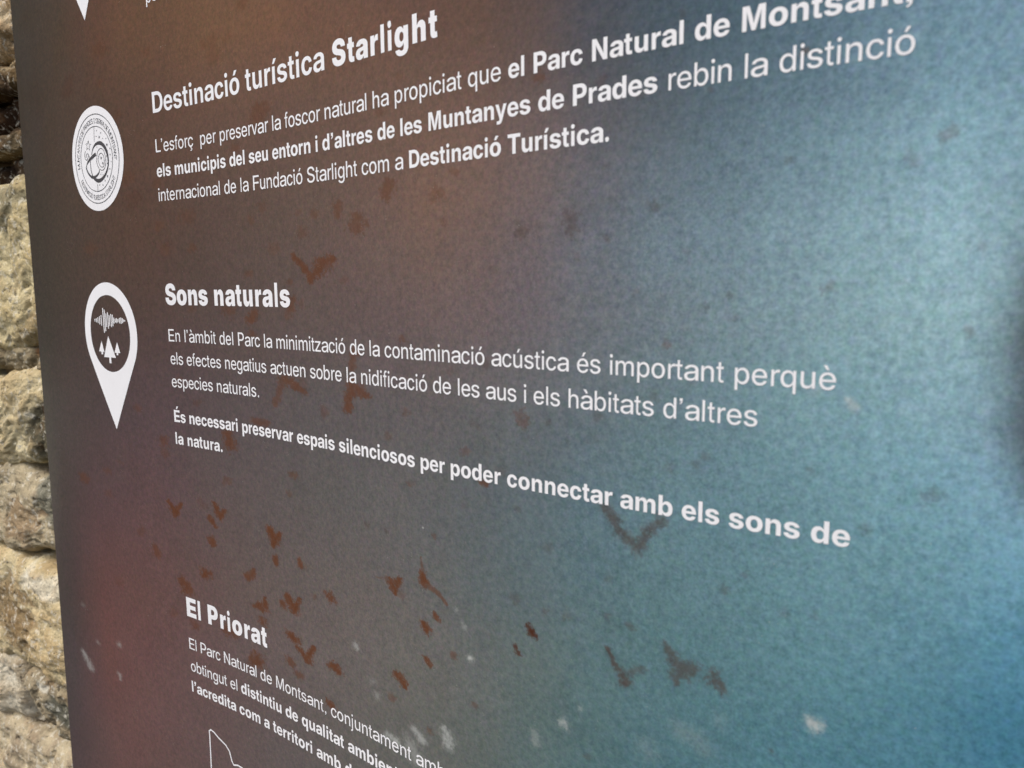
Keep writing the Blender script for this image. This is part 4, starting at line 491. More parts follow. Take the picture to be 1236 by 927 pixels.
  ('r', 0.323, [[22.43,2.82,0.151,0.11],[22.3,2.7,0.099,0.072]]),
  ('g', 0.316, [[27.99,1.75,0.131,0.109],[27.88,1.8,0.057,0.047]]),
  ('r', 0.219, [[0.87,12.73,0.367,0.227],[0.87,12.62,0.246,0.152]]),
  ('r', 0.178, [[-6.53,18.48,0.242,0.129],[-6.16,18.56,0.203,0.109]]),
  ('r', 0.307, [[-1.3,27.57,0.391,0.249],[-1.57,27.71,0.197,0.125]]),
  ('r', 0.297, [[8.18,3.92,0.207,0.122],[8.13,3.73,0.224,0.132]]),
  ('g', 0.26, [[25.42,16.11,0.183,0.154],[25.43,16.15,0.107,0.09]]),
  ('g', 0.188, [[28.11,6.35,0.065,0.056],[28.03,6.19,0.113,0.096]]),
  ('r', 0.166, [[19.39,15.98,0.176,0.126],[19.56,16.0,0.124,0.09]]),
  ('r', 0.201, [[19.4,-1.28,0.114,0.075],[19.35,-1.34,0.162,0.107]]),
  ('r', 0.228, [[3.7,1.09,0.17,0.101],[3.59,0.94,0.181,0.107]]),
  ('r', 0.247, [[-7.6,27.06,0.547,0.291],[-7.44,27.15,0.276,0.148]]),
  ('g', 0.307, [[32.85,1.2,0.073,0.068],[32.89,1.28,0.049,0.046]]),
  ('r', 0.218, [[7.15,-5.53,0.144,0.08],[7.08,-5.32,0.157,0.088]]),
  ('r', 0.229, [[11.95,8.12,0.27,0.169],[12.08,7.95,0.129,0.08]]),
]
SOUND_BARS = [[-8.14, 9.3, 9.46], [-7.94, 9.25, 9.51], [-7.74, 9.19, 9.56], [-7.51, 9.12, 9.63], [-7.29, 9.03, 9.71], [-7.01, 8.58, 10.16], [-6.82, 8.68, 10.05], [-6.65, 8.93, 9.79], [-6.44, 8.84, 9.88], [-6.26, 9.02, 9.7], [-6.05, 8.94, 9.77], [-5.87, 8.99, 9.71], [-5.72, 9.16, 9.54], [-5.55, 9.22, 9.47], [-5.38, 9.19, 9.5], [-5.22, 9.24, 9.44], [-5.04, 9.17, 9.51], [-4.87, 9.14, 9.54], [-4.71, 9.18, 9.49], [-4.55, 9.26, 9.41], [-4.42, 9.3, 9.37]]
TREE_SYMBOLS = [[[-6.58, 10.34], [-7.3, 11.73], [-5.81, 11.71], [-6.64, 11.76], [-6.42, 12.08]], [[-7.49, 10.7], [-7.91, 11.39], [-7.2, 11.4], [-7.6, 11.42], [-7.41, 11.56]], [[-5.54, 10.7], [-5.94, 11.38], [-5.23, 11.38], [-5.68, 11.41], [-5.51, 11.53]]]
MAP_LINE = [[4.56, 35.96], [4.15, 35.94], [3.74, 36.07], [3.58, 35.87], [3.4, 35.3], [3.08, 35.01], [2.41, 34.75], [1.96, 34.52], [1.66, 34.46], [1.5, 34.61], [1.53, 34.82], [1.51, 35.8], [1.48, 37.1]]
SEAL_STROKES = [[[-6.86,-0.83,0.039],[-6.7,-1.12,0.078],[-6.4,-1.36,0.137],[-6.02,-1.45,0.195],[-5.64,-1.41,0.235],[-5.29,-1.2,0.235],[-5.04,-0.87,0.215],[-4.94,-0.52,0.156],[-4.96,-0.11,0.117],[-5.13,0.22,0.137],[-5.48,0.54,0.176],[-5.9,0.72,0.215],[-6.3,0.76,0.235],[-6.68,0.63,0.176],[-6.97,0.47,0.078]],[[-6.33,-0.85,0.195],[-6.7,-0.73,0.215],[-7.14,-0.58,0.176],[-7.41,-0.43,0.117],[-7.55,-0.31,0.059]],[[-7.55,-0.31,0.059],[-7.64,-0.12,0.098],[-7.51,0.13,0.117],[-7.25,0.37,0.137],[-6.91,0.51,0.176],[-6.49,0.47,0.137],[-6.15,0.31,0.098],[-6.0,0.11,0.039]],[[-7.08,-0.54,0.039],[-7.08,-0.23,0.049],[-7.04,0.13,0.068],[-6.9,0.49,0.078]],[[-7.58,-1.14,0.039],[-7.73,-0.96,0.039],[-7.7,-0.72,0.039],[-7.56,-0.59,0.039],[-7.37,-0.68,0.039],[-7.24,-0.87,0.039],[-7.35,-0.97,0.039],[-7.54,-0.88,0.039],[-7.53,-0.74,0.039]],[[-7.22,-0.85,0.039],[-7.13,-0.7,0.039],[-7.29,-0.56,0.039],[-7.44,-0.5,0.039]],[[-7.13,-1.73,0.039],[-7.1,-1.51,0.039],[-6.87,-1.49,0.039],[-7.07,-1.38,0.039],[-7.03,-1.11,0.039],[-7.22,-1.29,0.039],[-7.45,-1.19,0.039],[-7.33,-1.42,0.039],[-7.49,-1.56,0.039],[-7.26,-1.55,0.039],[-7.13,-1.73,0.039]],[[-6.31,-2.45,0.029],[-6.41,-1.55,0.029]],[[-6.39,0.93,0.029],[-6.42,1.35,0.029]],[[-6.31,-0.39,0.039],[-6.17,-0.84,0.039],[-5.93,-1.06,0.039],[-5.64,-1.1,0.039],[-5.37,-0.95,0.039],[-5.23,-0.59,0.039],[-5.24,-0.21,0.039],[-5.41,0.08,0.039],[-5.65,0.18,0.039],[-5.96,0.11,0.039],[-6.19,-0.1,0.039],[-6.31,-0.39,0.039]],[[-6.12,-0.45,0.039],[-6.0,-0.7,0.039],[-5.78,-0.83,0.039],[-5.57,-0.79,0.039],[-5.42,-0.57,0.039],[-5.4,-0.26,0.039],[-5.51,-0.04,0.039],[-5.73,-0.01,0.039],[-5.96,-0.14,0.039],[-6.12,-0.45,0.039]]]
SEAL_STARS = [[-6.03,-2.19,0.062],[-5.55,-2.01,0.072],[-6.13,-1.87,0.062],[-5.78,-1.78,0.103],[-5.38,-1.67,0.062],[-5.01,-1.63,0.052],[-4.95,-1.24,0.114],[-4.63,-1.0,0.072],[-4.67,-0.65,0.072],[-5.12,-0.6,0.062],[-4.61,-0.23,0.052],[-5.07,-0.17,0.062],[-5.73,-0.55,0.114],[-5.58,-0.22,0.103],[-4.83,0.17,0.062],[-5.15,0.58,0.093],[-5.47,0.81,0.072],[-6.15,1.02,0.062],[-5.76,1.05,0.062],[-5.92,0.41,0.052],[-5.65,0.46,0.052],[-5.77,0.32,0.041],[-6.14,-1.23,0.052]]

# ------------------------------------------------------------------ helpers
def srgb(c):
    c = np.asarray(c, float) / 255.0
    return np.where(c <= 0.04045, c / 12.92, ((c + 0.055) / 1.055) ** 2.4)


def rgb255(r, g, b):
    return tuple(float(v) for v in srgb((r, g, b)))


def link(name, mesh, mat, parent=None):
    o = bpy.data.objects.new(name, mesh)
    col.objects.link(o)
    if mat:
        mesh.materials.append(mat)
    if parent:
        o.parent = parent
    return o


def grid_mesh(name, P, smooth=True):
    """P[row, column] = point; one quad sheet"""
    nr, nc = P.shape[:2]
    me = bpy.data.meshes.new(name)
    me.vertices.add(nr * nc)
    me.vertices.foreach_set('co', P.reshape(-1).astype(np.float32))
    i = np.arange((nr - 1) * (nc - 1))
    a = (i // (nc - 1)) * nc + i % (nc - 1)
    q = np.stack([a, a + nc, a + nc + 1, a + 1], 1).astype(np.int32)
    me.loops.add(q.size)
    me.loops.foreach_set('vertex_index', q.reshape(-1))
    me.polygons.add(len(q))
    me.polygons.foreach_set('loop_start', np.arange(len(q), dtype=np.int32) * 4)
    me.polygons.foreach_set('use_smooth', np.full(len(q), smooth))
    me.update(calc_edges=True)
    me.validate()
    return me


def set_color(me, name, rgb):
    at = me.attributes.new(name, 'FLOAT_COLOR', 'POINT')
    a = np.ones((len(rgb), 4), np.float32)
    a[:, :3] = rgb
    at.data.foreach_set('color', a.reshape(-1))


def set_float(me, name, v):
    at = me.attributes.new(name, 'FLOAT', 'POINT')
    at.data.foreach_set('value', np.asarray(v, np.float32))


class Nodes:
    def __init__(self, name):
        self.mat = bpy.data.materials.new(name)
        self.mat.use_nodes = True
        self.t = self.mat.node_tree
        self.t.nodes.clear()
        self.bsdf = self.n('ShaderNodeBsdfPrincipled')
        out = self.n('ShaderNodeOutputMaterial')
        self.t.links.new(self.bsdf.outputs[0], out.inputs[0])
        self.co = self.n('ShaderNodeTexCoord').outputs['Object']

    def n(self, kind, **kw):
        x = self.t.nodes.new(kind)
        for k, v in kw.items():
            setattr(x, k, v)
        return x

    def put(self, sock, v):
        if hasattr(v, 'is_linked'):
            self.t.links.new(v, sock)
        elif isinstance(v, tuple) and len(v) == 3 and sock.type == 'RGBA':
            sock.default_value = (*v, 1)
        else:
            sock.default_value = v

    def noise(self, scale, detail=2.0, rough=0.5, stretch=None, dist=0.0):
        x = self.n('ShaderNodeTexNoise')
        v = self.co
        if stretch:
            m = self.n('ShaderNodeMapping')
            m.inputs['Scale'].default_value = stretch
            self.put(m.inputs['Vector'], v)
            v = m.outputs[0]
        self.put(x.inputs['Vector'], v)
        x.inputs['Scale'].default_value = scale
        x.inputs['Detail'].default_value = detail
        x.inputs['Roughness'].default_value = rough
        x.inputs['Distortion'].default_value = dist
        return x.outputs['Fac'], x.outputs['Color']

    def math(self, op, a, b=0.0, c=0.0):
        x = self.n('ShaderNodeMath', operation=op)
        for i, v in enumerate((a, b, c)):
            self.put(x.inputs[i], v)
        return x.outputs[0]

    def ramp(self, v, lo, hi, a=0.0, b=1.0, smooth=True):
        x = self.n('ShaderNodeMapRange', interpolation_type='SMOOTHSTEP' if smooth else 'LINEAR')
        for s, w in zip(('Value', 'From Min', 'From Max', 'To Min', 'To Max'), (v, lo, hi, a, b)):
            self.put(x.inputs[s], w)
        return x.outputs[0]

    def mix(self, f, a, b, blend='MIX'):
        x = self.n('ShaderNodeMix', data_type='RGBA', blend_type=blend)
        self.put(x.inputs[0], f)
        self.put(x.inputs[6], a)
        self.put(x.inputs[7], b)
        return x.outputs[2]

    def attr(self, name):
        x = self.n('ShaderNodeAttribute', attribute_name=name)
        return x.outputs['Color'], x.outputs['Fac']

    def bump(self, h, strength, dist):
        x = self.n('ShaderNodeBump')
        x.inputs['Strength'].default_value = strength
        x.inputs['Distance'].default_value = dist
        self.put(x.inputs['Height'], h)
        self.put(self.bsdf.inputs['Normal'], x.outputs[0])


# ------------------------------------------------------------------ materials
def make_print_material():
    m = Nodes('printed_sheet')
    base, _ = m.attr('print_rgb')
    # mottled, woven looking grain of the laminate
    g1, c1 = m.noise(380, 2.5, 0.65)
    g2, _ = m.noise(900, 2.0, 0.6)
    g3, _ = m.noise(420, 2.0, 0.6, stretch=(0.22, 1, 2.6))
    g4, _ = m.noise(420, 2.0, 0.6, stretch=(2.6, 1, 0.22))
    g5, _ = m.noise(28, 3.0, 0.6)
    s = m.math('MULTIPLY', m.math('SUBTRACT', g1, 0.5), 0.72)
    s = m.math('MULTIPLY_ADD', m.math('SUBTRACT', g2, 0.5), 0.75, s)
    s = m.math('MULTIPLY_ADD', m.math('SUBTRACT', g3, 0.5), 0.16, s)
    s = m.math('MULTIPLY_ADD', m.math('SUBTRACT', g4, 0.5), 0.16, s)
    s = m.math('MULTIPLY_ADD', m.math('SUBTRACT', g5, 0.5), 0.30, s)
    g6, _ = m.noise(190, 2.0, 0.55)
    s = m.math('MULTIPLY_ADD', m.math('SUBTRACT', g6, 0.5), 0.36, s)
    sep = m.n('ShaderNodeSeparateColor')
    m.put(sep.inputs[0], base)
    fac = m.math('MULTIPLY_ADD', s, m.ramp(sep.outputs[2], 0.05, 0.26, 0.55, 0.88), 1.0)     # pale inks show more grain
    cmb = m.n('ShaderNodeCombineColor')
    for i in range(3):
        m.put(cmb.inputs[i], fac)
    colr = m.mix(1.0, base, cmb.outputs[0], 'MULTIPLY')
    # faint colour speckle of the ink
    colr = m.mix(0.16, colr, m.mix(1.0, colr, c1, 'OVERLAY'))
    # weathering marks: the field is stored in the sheet, its ragged edge is noise
    mrgb, _ = m.attr('mark_rgb')
    _, field = m.attr('mark')
    _, op = m.attr('mark_strength')
    _, soft = m.attr('mark_soft')
    n1, _ = m.noise(520, 3.0, 0.7)
    n2, _ = m.noise(210, 2.0, 0.6)
    f = m.math('MULTIPLY_ADD', m.math('SUBTRACT', n1, 0.5), 2.4, field)
    f = m.math('MULTIPLY_ADD', m.math('SUBTRACT', n2, 0.5), 2.0, f)
    hard = m.ramp(f, -0.30, 0.45)
    fade = m.ramp(f, -1.0, 1.1)
    core = m.ramp(f, -0.2, 1.2, 0.72, 1.0)
    mask = m.math('MULTIPLY', m.math('ADD', m.math('MULTIPLY', hard, m.math('SUBTRACT', 1.0, soft)), m.math('MULTIPLY', fade, soft)), m.math('MULTIPLY', op, core))
    mc = m.mix(0.5, mrgb, m.mix(1.0, mrgb, cmb.outputs[0], 'MULTIPLY'))
    colr = m.mix(mask, colr, mc)
    # light dust specks
    d1, _ = m.noise(1500, 0.0)
    d2, _ = m.noise(60, 2.0)
    dust = m.math('MULTIPLY', m.ramp(d1, 0.80, 0.84), m.ramp(d2, 0.5, 0.75, 0.0, 0.5))
    colr = m.mix(dust, colr, rgb255(190, 190, 180))
    m.put(m.bsdf.inputs['Base Color'], colr)
    m.put(m.bsdf.inputs['Roughness'], m.ramp(g5, 0.3, 0.7, 0.50, 0.62))
    m.bsdf.inputs['Specular IOR Level'].default_value = 0.03
    m.bump(m.math('ADD', g1, g2), 0.10, 0.0003)
    return m.mat


def make_ink_material(name, rgb, var=0.06):
    m = Nodes(name)
    a, _ = m.noise(500, 3.0, 0.6)
    b, _ = m.noise(60, 2.0, 0.5)
    v = m.math('MULTIPLY_ADD', m.math('SUBTRACT', a, 0.5), var, 1.0)
    v = m.math('MULTIPLY_ADD', m.math('SUBTRACT', b, 0.5), var, v)
    cmb = m.n('ShaderNodeCombineColor')
    for i in range(3):
        m.put(cmb.inputs[i], v)
    m.put(m.bsdf.inputs['Base Color'], m.mix(1.0, rgb, cmb.outputs[0], 'MULTIPLY'))
    m.bsdf.inputs['Roughness'].default_value = 0.6
    m.bsdf.inputs['Specular IOR Level'].default_value = 0.2
    return m.mat


def make_stone_material():
    m = Nodes('lichened_limestone')
    base, _ = m.attr('stone_rgb')
    a, ac = m.noise(90, 5.0, 0.65)
    b, _ = m.noise(420, 4.0, 0.7)
    c, _ = m.noise(38, 4.0, 0.6, dist=0.6)
    d, _ = m.noise(240, 3.0, 0.6)
    e, _ = m.noise(150, 4.0, 0.65, dist=0.4)
    k = m.mix(m.ramp(a, 0.35, 0.7, 0.0, 0.45), base, m.mix(1.0, base, (0.66, 0.64, 0.60), 'MULTIPLY'))
    k = m.mix(m.ramp(c, 0.55, 0.70, 0.0, 0.18), k, rgb255(176, 132, 84))          # iron staining
    k = m.mix(m.ramp(e, 0.54, 0.64, 0.0, 0.55), k, rgb255(230, 226, 210))         # pale crust
    k = m.mix(m.ramp(d, 0.60, 0.68, 0.0, 0.75), k, rgb255(62, 54, 42))           # black lichen dots
    fine = m.math('MULTIPLY_ADD', m.math('SUBTRACT', b, 0.5), 0.9, 1.0)
    cmb = m.n('ShaderNodeCombineColor')
    for i in range(3):
        m.put(cmb.inputs[i], fine)
    k = m.mix(1.0, k, cmb.outputs[0], 'MULTIPLY')
    m.put(m.bsdf.inputs['Base Color'], k)
    m.bsdf.inputs['Roughness'].default_value = 0.9
    m.bsdf.inputs['Specular IOR Level'].default_value = 0.15
    m.bump(m.math('MULTIPLY_ADD', b, 0.6, m.math('MULTIPLY_ADD', d, -0.8, a)), 0.9, 0.0025)
    return m.mat


def make_mortar_material():
    m = Nodes('earth_mortar')
    a, _ = m.noise(60, 5.0, 0.7)
    b, _ = m.noise(500, 4.0, 0.7)
    k = m.mix(m.ramp(a, 0.3, 0.7), rgb255(96, 72, 50), rgb255(150, 128, 98))
    k = m.mix(m.ramp(b, 0.55, 0.7, 0.0, 0.6), k, rgb255(60, 46, 32))
    m.put(m.bsdf.inputs['Base Color'], k)
    m.bsdf.inputs['Roughness'].default_value = 0.95
    m.bump(b, 0.8, 0.002)
    return m.mat


PRINT = make_print_material()
WHITE_INK = make_ink_material('white_ink', (0.875, 0.88, 0.90))
DARK_INK = make_ink_material('dark_ink', (0.06, 0.056, 0.06), 0.2)
STONE = make_stone_material()
MORTAR = make_mortar_material()

# ------------------------------------------------------------------ the gently warped sheet
KN = np.array(CAMERA_FIT['kn'] + [56.0, 70.0])
TH = np.array(CAMERA_FIT['th'] + [CAMERA_FIT['th'][-1] * 0.3, 0.0])
if True:
    _S = np.linspace(-30, 80, 2201)
    _t = np.interp(_S, KN, TH)
    _h = _S[1] - _S[0]
    _tm = (_t[1:] + _t[:-1]) / 2
    _X = np.concatenate([[0], np.cumsum(np.cos(_tm)) * _h])
    _Z = np.concatenate([[0], np.cumsum(np.sin(_tm)) * _h])
    _i = int(np.argmin(abs(_S)))
    _X -= _X[_i]
    _Z -= _Z[_i]


def sheet(s, y, lift=0.0):
    """points on the sheet in metres; s, y in em (y downwards), lift in em off the face"""
    s, y = np.broadcast_arrays(np.asarray(s, float), np.asarray(y, float))
    t = np.interp(s, KN, TH)
    x = np.interp(s, _S, _X) + np.sin(t) * lift
    z = np.interp(s, _S, _Z) - np.cos(t) * lift
    return np.stack([x * EM, z * EM, Z0 - y * EM], -1)


# ------------------------------------------------------------------ rubble stone wall
wall = bpy.data.objects.new('stone_wall', None)
wall.location = (-0.3, 0.10, Z0 - 0.9)
col.objects.link(wall)
wall['label'] = 'rubble stone wall of pale lichened limestone, seen past the left edge of the panel'
wall['category'] = 'stone wall'
bpy.context.view_layer.update()


def fbm(x, y, z, octv=5):
    return noise.fractal(Vector((x, y, z)), 1.0, 2.1, octv)


def stone(s0, s1, y0, y1, face, rgb, rgb2, seed, nx=120, ny=100, tilt=0.0, rough=1.0, patches=(), edge=1.0):
    """one dressed-by-nature block; extents in em, face = depth of its front (em behind text plane)"""
    w, h = s1 - s0, y1 - y0
    P = np.zeros((ny + 4, nx + 4, 3))
    C = np.zeros((ny + 4, nx + 4, 3))
    c1, c2 = np.array(rgb255(*rgb)), np.array(rgb255(*rgb2))
    for j in range(-2, ny + 2):
        for i in range(-2, nx + 2):
            u = min(max(i / (nx - 1), 0), 1) * 2 - 1
            v = min(max(j / (ny - 1), 0), 1) * 2 - 1
            s = (s0 + s1) / 2 + u * w / 2
            y = (y0 + y1) / 2 + v * h / 2
            k = seed * 7.31
            js = fbm(y * .16 + k, s * .05, k, 3) * 0.7 * min(1.0, w * .06)
            jy = fbm(s * .16, y * .05 + k, k + 9, 5) * 1.5 * min(1.0, h * .12)
            e = 1 - (abs(u) ** 7 + abs(v) ** 5)
            e = max(e, 0.0) ** 0.5
            big = fbm(s * .10, y * .13, k, 3)
            mid = fbm(s * .45, y * .60, k + 3, 5)
            lay = fbm(s * .12, y * 1.1, k + 5, 4)
            pit = max(0.0, fbm(s * .9 + 40, y * .9, k + 8, 3) - .35)
            z = face + (1 - e) * 1.5 * edge - big * 0.60 * rough - mid * 0.34 * rough - lay * 0.07 * rough + pit * .7
            side = i < 0 or j < 0 or i >= nx or j >= ny
            deep = i < -1 or j < -1 or i > nx or j > ny
            if side:
                z += 1.5
            if deep:
                z = face + 9.0
            P[j + 2, i + 2] = world_of((s + js), z, -(y + jy + tilt * u * w * .5))
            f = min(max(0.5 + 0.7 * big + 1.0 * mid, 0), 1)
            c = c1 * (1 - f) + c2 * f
            for (ps, py, rs, ry, prgb, pa) in patches:
                d = math.hypot((s - ps) / rs, (y - py) / ry) + 0.55 * mid + 0.3 * lay
                a = min(max((1.15 - d) / 0.4, 0), 1) * pa
                c = c * (1 - a) + np.array(rgb255(*prgb)) * a
            C[j + 2, i + 2] = c
    P[..., 0] -= wall.location.x
    P[..., 1] -= wall.location.y
    P[..., 2] -= wall.location.z
    me = grid_mesh('stone', P)
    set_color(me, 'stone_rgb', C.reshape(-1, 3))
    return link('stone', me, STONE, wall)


CREAM, TAN, GREY = (206, 191, 152), (178, 154, 112), (150, 144, 122)
DARK, SOIL = (84, 74, 58), (74, 52, 36)
F = 2.6
stone(-36, -17.0, -22, -10.0, F + .1, (218, 201, 167), (181, 155, 118), 1, tilt=.02)
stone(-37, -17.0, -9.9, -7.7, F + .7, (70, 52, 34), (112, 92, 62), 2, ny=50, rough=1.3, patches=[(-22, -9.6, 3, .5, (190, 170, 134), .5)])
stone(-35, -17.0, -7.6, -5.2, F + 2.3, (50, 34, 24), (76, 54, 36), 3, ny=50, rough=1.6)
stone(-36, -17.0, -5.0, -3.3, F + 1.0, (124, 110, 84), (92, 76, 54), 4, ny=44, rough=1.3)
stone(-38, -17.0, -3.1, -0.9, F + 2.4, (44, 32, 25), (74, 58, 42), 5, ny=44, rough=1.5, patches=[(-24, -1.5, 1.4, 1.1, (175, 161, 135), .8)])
stone(-38, -16.5, -0.9, 11.9, F - .2, (216, 202, 160), (192, 174, 130), 6, ny=130, patches=[(-25, .6, 2.6, 2.2, (128, 122, 98), .75), (-22, 10.8, 4, .9, (150, 128, 90), .5)])
stone(-40, -16.5, 11.9, 14.2, F + .7, (104, 92, 70), (154, 142, 115), 7, ny=56, rough=1.6, tilt=-.03, patches=[(-22.4, 12.4, 1.2, .5, (110, 70, 44), .8)])
stone(-41, -16.5, 14.1, 22.4, F + .0, (220, 207, 168), (196, 177, 136), 8, ny=110, tilt=-.05, patches=[(-22.6, 20.2, 2.6, 2.3, (86, 82, 66), .95), (-21.6, 18.2, 1.1, 1.1, (70, 46, 32), .9)])
stone(-42, -16.5, 22.3, 30.3, F + .1, (200, 186, 154), (160, 148, 124), 9, ny=110, tilt=-.05, patches=[(-22.6, 24.6, 2.4, 3.0, (122, 122, 108), .85), (-28, 27, 3, 2, (140, 104, 66), .5)])
stone(-44, -16.5, 30.3, 41.0, F - .1, (219, 205, 165), (194, 172, 130), 10, ny=130, patches=[(-31, 36, 4.5, 3.6, (120, 94, 60), .75), (-25, 32, 4, 1.1, (225, 218, 197), .7)])
stone(-31, -16.5, 41.0, 46.6, F + .3, (122, 110, 88), (168, 155, 128), 11, ny=90, rough=1.5, patches=[(-24.5, 43.6, 2.6, 1.2, (98, 98, 86), .9), (-27, 42.3, 1, .5, (217, 212, 195), .9)])
stone(-46, -31.2, 40.8, 47.2, F + .2, (216, 208, 186), (181, 166, 139), 12, ny=90)
stone(-46, -16.5, 46.8, 57.0, F + .1, (200, 186, 155), (160, 144, 120), 13, ny=110)
# the courses further along to the left, out of the photograph
for n_, (a, b, c, d) in enumerate([(-60, -37, -23, -12), (-58, -38, -11.6, -3), (-61, -39, -2.6, 8), (-60, -40.6, 8.3, 19), (-62, -42.6, 19.4, 31), (-64, -44.6, 31.4, 44), (-63, -46.6, 44.4, 58)]):
    stone(a, b, c, d, F + random.uniform(0, .5), random.choice([CREAM, TAN, GREY]), random.choice([TAN, GREY, CREAM]), 20 + n_, nx=70, ny=60)

for s_left, s_right in ((-84, -64.6), (-108, -84.8)):
    y_ = -33.0
    while y_ < 66:
        h_ = random.uniform(8, 13)
        stone(s_left + random.uniform(-1.5, 0), s_right - random.uniform(0, 1.5), y_, y_ + h_, F + random.uniform(0, .6), random.choice([CREAM, TAN, GREY]), random.choice([TAN, GREY, CREAM]), 40 + y_ * .37 + s_left, nx=44, ny=36)
        y_ += h_ + .4
for a_, b_ in ((-63, -44), (-43.5, -22), (-21.5, -6)):
    stone(a_, b_, -34, -23.4, F + random.uniform(0, .5), random.choice([CREAM, TAN, GREY]), TAN, 70 + a_, nx=44, ny=36)
    stone(a_, b_, 58.4, 68, F + random.uniform(0, .5), random.choice([CREAM, TAN, GREY]), TAN, 80 + a_, nx=44, ny=36)

nx, ny = 200, 120
P = np.zeros((ny, nx, 3))
for j in range(ny):
    for i in range(nx):
        s, y = -108 + 176 * i / (nx - 1), -36 + 112 * j / (ny - 1)
        P[j, i] = world_of(s, F + 3.0 + 0.5 * fbm(s * .5, y * .5, 4, 4), -y)
P[..., 0] -= wall.location.x
P[..., 1] -= wall.location.y
P[..., 2] -= wall.location.z
link('mortar_bed', grid_mesh('mortar_bed', P), MORTAR, wall)

# ------------------------------------------------------------------ information panel
panel = bpy.data.objects.new('information_panel', None)
panel.location = (0.25, 0.03, Z0 - 0.55)
col.objects.link(panel)
panel['label'] = 'large weathered brown to teal information panel with white Catalan text'
panel['category'] = 'information board'
bpy.context.view_layer.update()
ORG = np.array(panel.location)

EDGE_Y = [-30, -12.1, 1.0, 14, 28, 45, 60]
EDGE_S = [-16.55, -16.9, -17.2, -17.42, -17.72, -18.2, -18.6]
cs = np.concatenate([np.linspace(-17.5, -16, 16), np.arange(-15.9, 43.5, 0.085), np.linspace(44, 64, 30)])
ry = np.concatenate([np.linspace(-28, -12.8, 18), np.arange(-12.5, 46, 0.10), np.linspace(46.6, 60, 14)])
# rounded left fold, then plain folds on the other three sides
fold = [(-0.14 * math.sin(a), 0.14 * (1 - math.cos(a))) for a in np.radians([75, 60, 45, 30, 15])]
cc = np.concatenate([[0] * 6, cs, [0]])
cs_full = np.concatenate([[-17.5] * 6, cs, [64.0]])
dx = np.concatenate([[-0.14] + [f[0] for f in fold], np.zeros(len(cs)), [0.05]])
dz = np.concatenate([[2.2] + [f[1] for f in fold], np.zeros(len(cs)), [2.2]])
ry_full = np.concatenate([[-28.0], ry, [60.0]])
dzr = np.concatenate([[2.2], np.zeros(len(ry)), [2.2]])
CS, RY = np.meshgrid(cs_full, ry_full)
es = np.interp(RY, EDGE_Y, EDGE_S)
SS = np.where(CS < -16, -16 + (CS + 16) * (es + 16) / -1.5, CS)
DZ = np.maximum(dz[None, :], dzr[:, None])
P = sheet(SS, RY, 0.0)
P[..., 0] += (dx[None, :] * EM)
P[..., 1] += DZ * EM
me = grid_mesh('printed_sheet', P - ORG)

# print colours (a nebula-like picture running from brown to teal)
T = srgb(np.array(PRINT_RGB).reshape(len(PRINT_Y), len(PRINT_S), 3))
ps, py = np.array(PRINT_S), np.array(PRINT_Y)


def lerp_axis(t, knots, x, axis):
    f = np.clip(np.interp(x, knots, np.arange(len(knots))), 0, len(knots) - 1)
    i = np.minimum(f.astype(int), len(knots) - 2)
    k = f - i
    k = k * k * (3 - 2 * k) * 0.5 + k * 0.5
    a, b = np.take(t, i, axis), np.take(t, i + 1, axis)
    sh = [1] * t.ndim
    sh[axis] = len(x)
    k = k.reshape(sh)
    return a * (1 - k) + b * k


img = lerp_axis(lerp_axis(T, py, ry_full, 0), ps, cs_full, 1)
KIND = {'r': rgb255(98, 61, 39), 'd': rgb255(76, 44, 28), 'g': rgb255(78, 62, 54), 'w': rgb255(194, 198, 194), 'k': rgb255(74, 78, 80)}
field = np.full(CS.shape, -1.5)
stren = np.zeros(CS.shape)
mrgb = np.zeros(CS.shape + (3,))
softness = np.zeros(CS.shape)
SOFT = {'r': 0.15, 'd': 0.0, 'g': 0.45, 'w': 0.85, 'k': 1.0}
for kind, op, pts in MARKS:
    segs = list(zip(pts[:-1], pts[1:])) or [(pts[0], pts[0])]
    for a, b in segs:
        grow = 1.45 if kind in 'rdg' else 1.08
        rs, rr = max((a[2] + b[2]) / 2 * grow, 1e-3), max((a[3] + b[3]) / 2 * grow, 1e-3)
        pad = 3.0
        i0, i1 = np.searchsorted(cs_full[6:-1], [min(a[0], b[0]) - pad * rs, max(a[0], b[0]) + pad * rs]) + 6
        j0, j1 = np.searchsorted(ry_full, [min(a[1], b[1]) - pad * rr, max(a[1], b[1]) + pad * rr])
        if i1 <= i0 or j1 <= j0:
            continue
        qx = (SS[j0:j1, i0:i1] - a[0]) / rs
        qy = (RY[j0:j1, i0:i1] - a[1]) / rr
        ex, ey = (b[0] - a[0]) / rs, (b[1] - a[1]) / rr
        L = ex * ex + ey * ey
        t = np.clip((qx * ex + qy * ey) / L, 0, 1) if L > 1e-9 else np.zeros_like(qx)
        rel = grow * (a[2] * (1 - t) + b[2] * t) / rs
        fd = 1 - np.hypot(qx - t * ex, qy - t * ey) / np.maximum(rel, 1e-3)
        if kind == 'k':                                   # soft dark shape blended into the sheet colour, no hard edge
            w = (np.clip((fd + 1.4) / 2.2, 0, 1) ** 2 * op)[..., None]
            sub = img[j0:j1, i0:i1]
            img[j0:j1, i0:i1] = np.minimum(sub, sub * (1 - w) + np.array(KIND['k']) * w)
            continue
        win = fd > field[j0:j1, i0:i1]
        field[j0:j1, i0:i1][win] = fd[win]
        stren[j0:j1, i0:i1][win] = op
        mrgb[j0:j1, i0:i1][win] = KIND[kind]
        softness[j0:j1, i0:i1][win] = SOFT[kind]
set_color(me, 'print_rgb', img.reshape(-1, 3))
set_color(me, 'mark_rgb', mrgb.reshape(-1, 3))
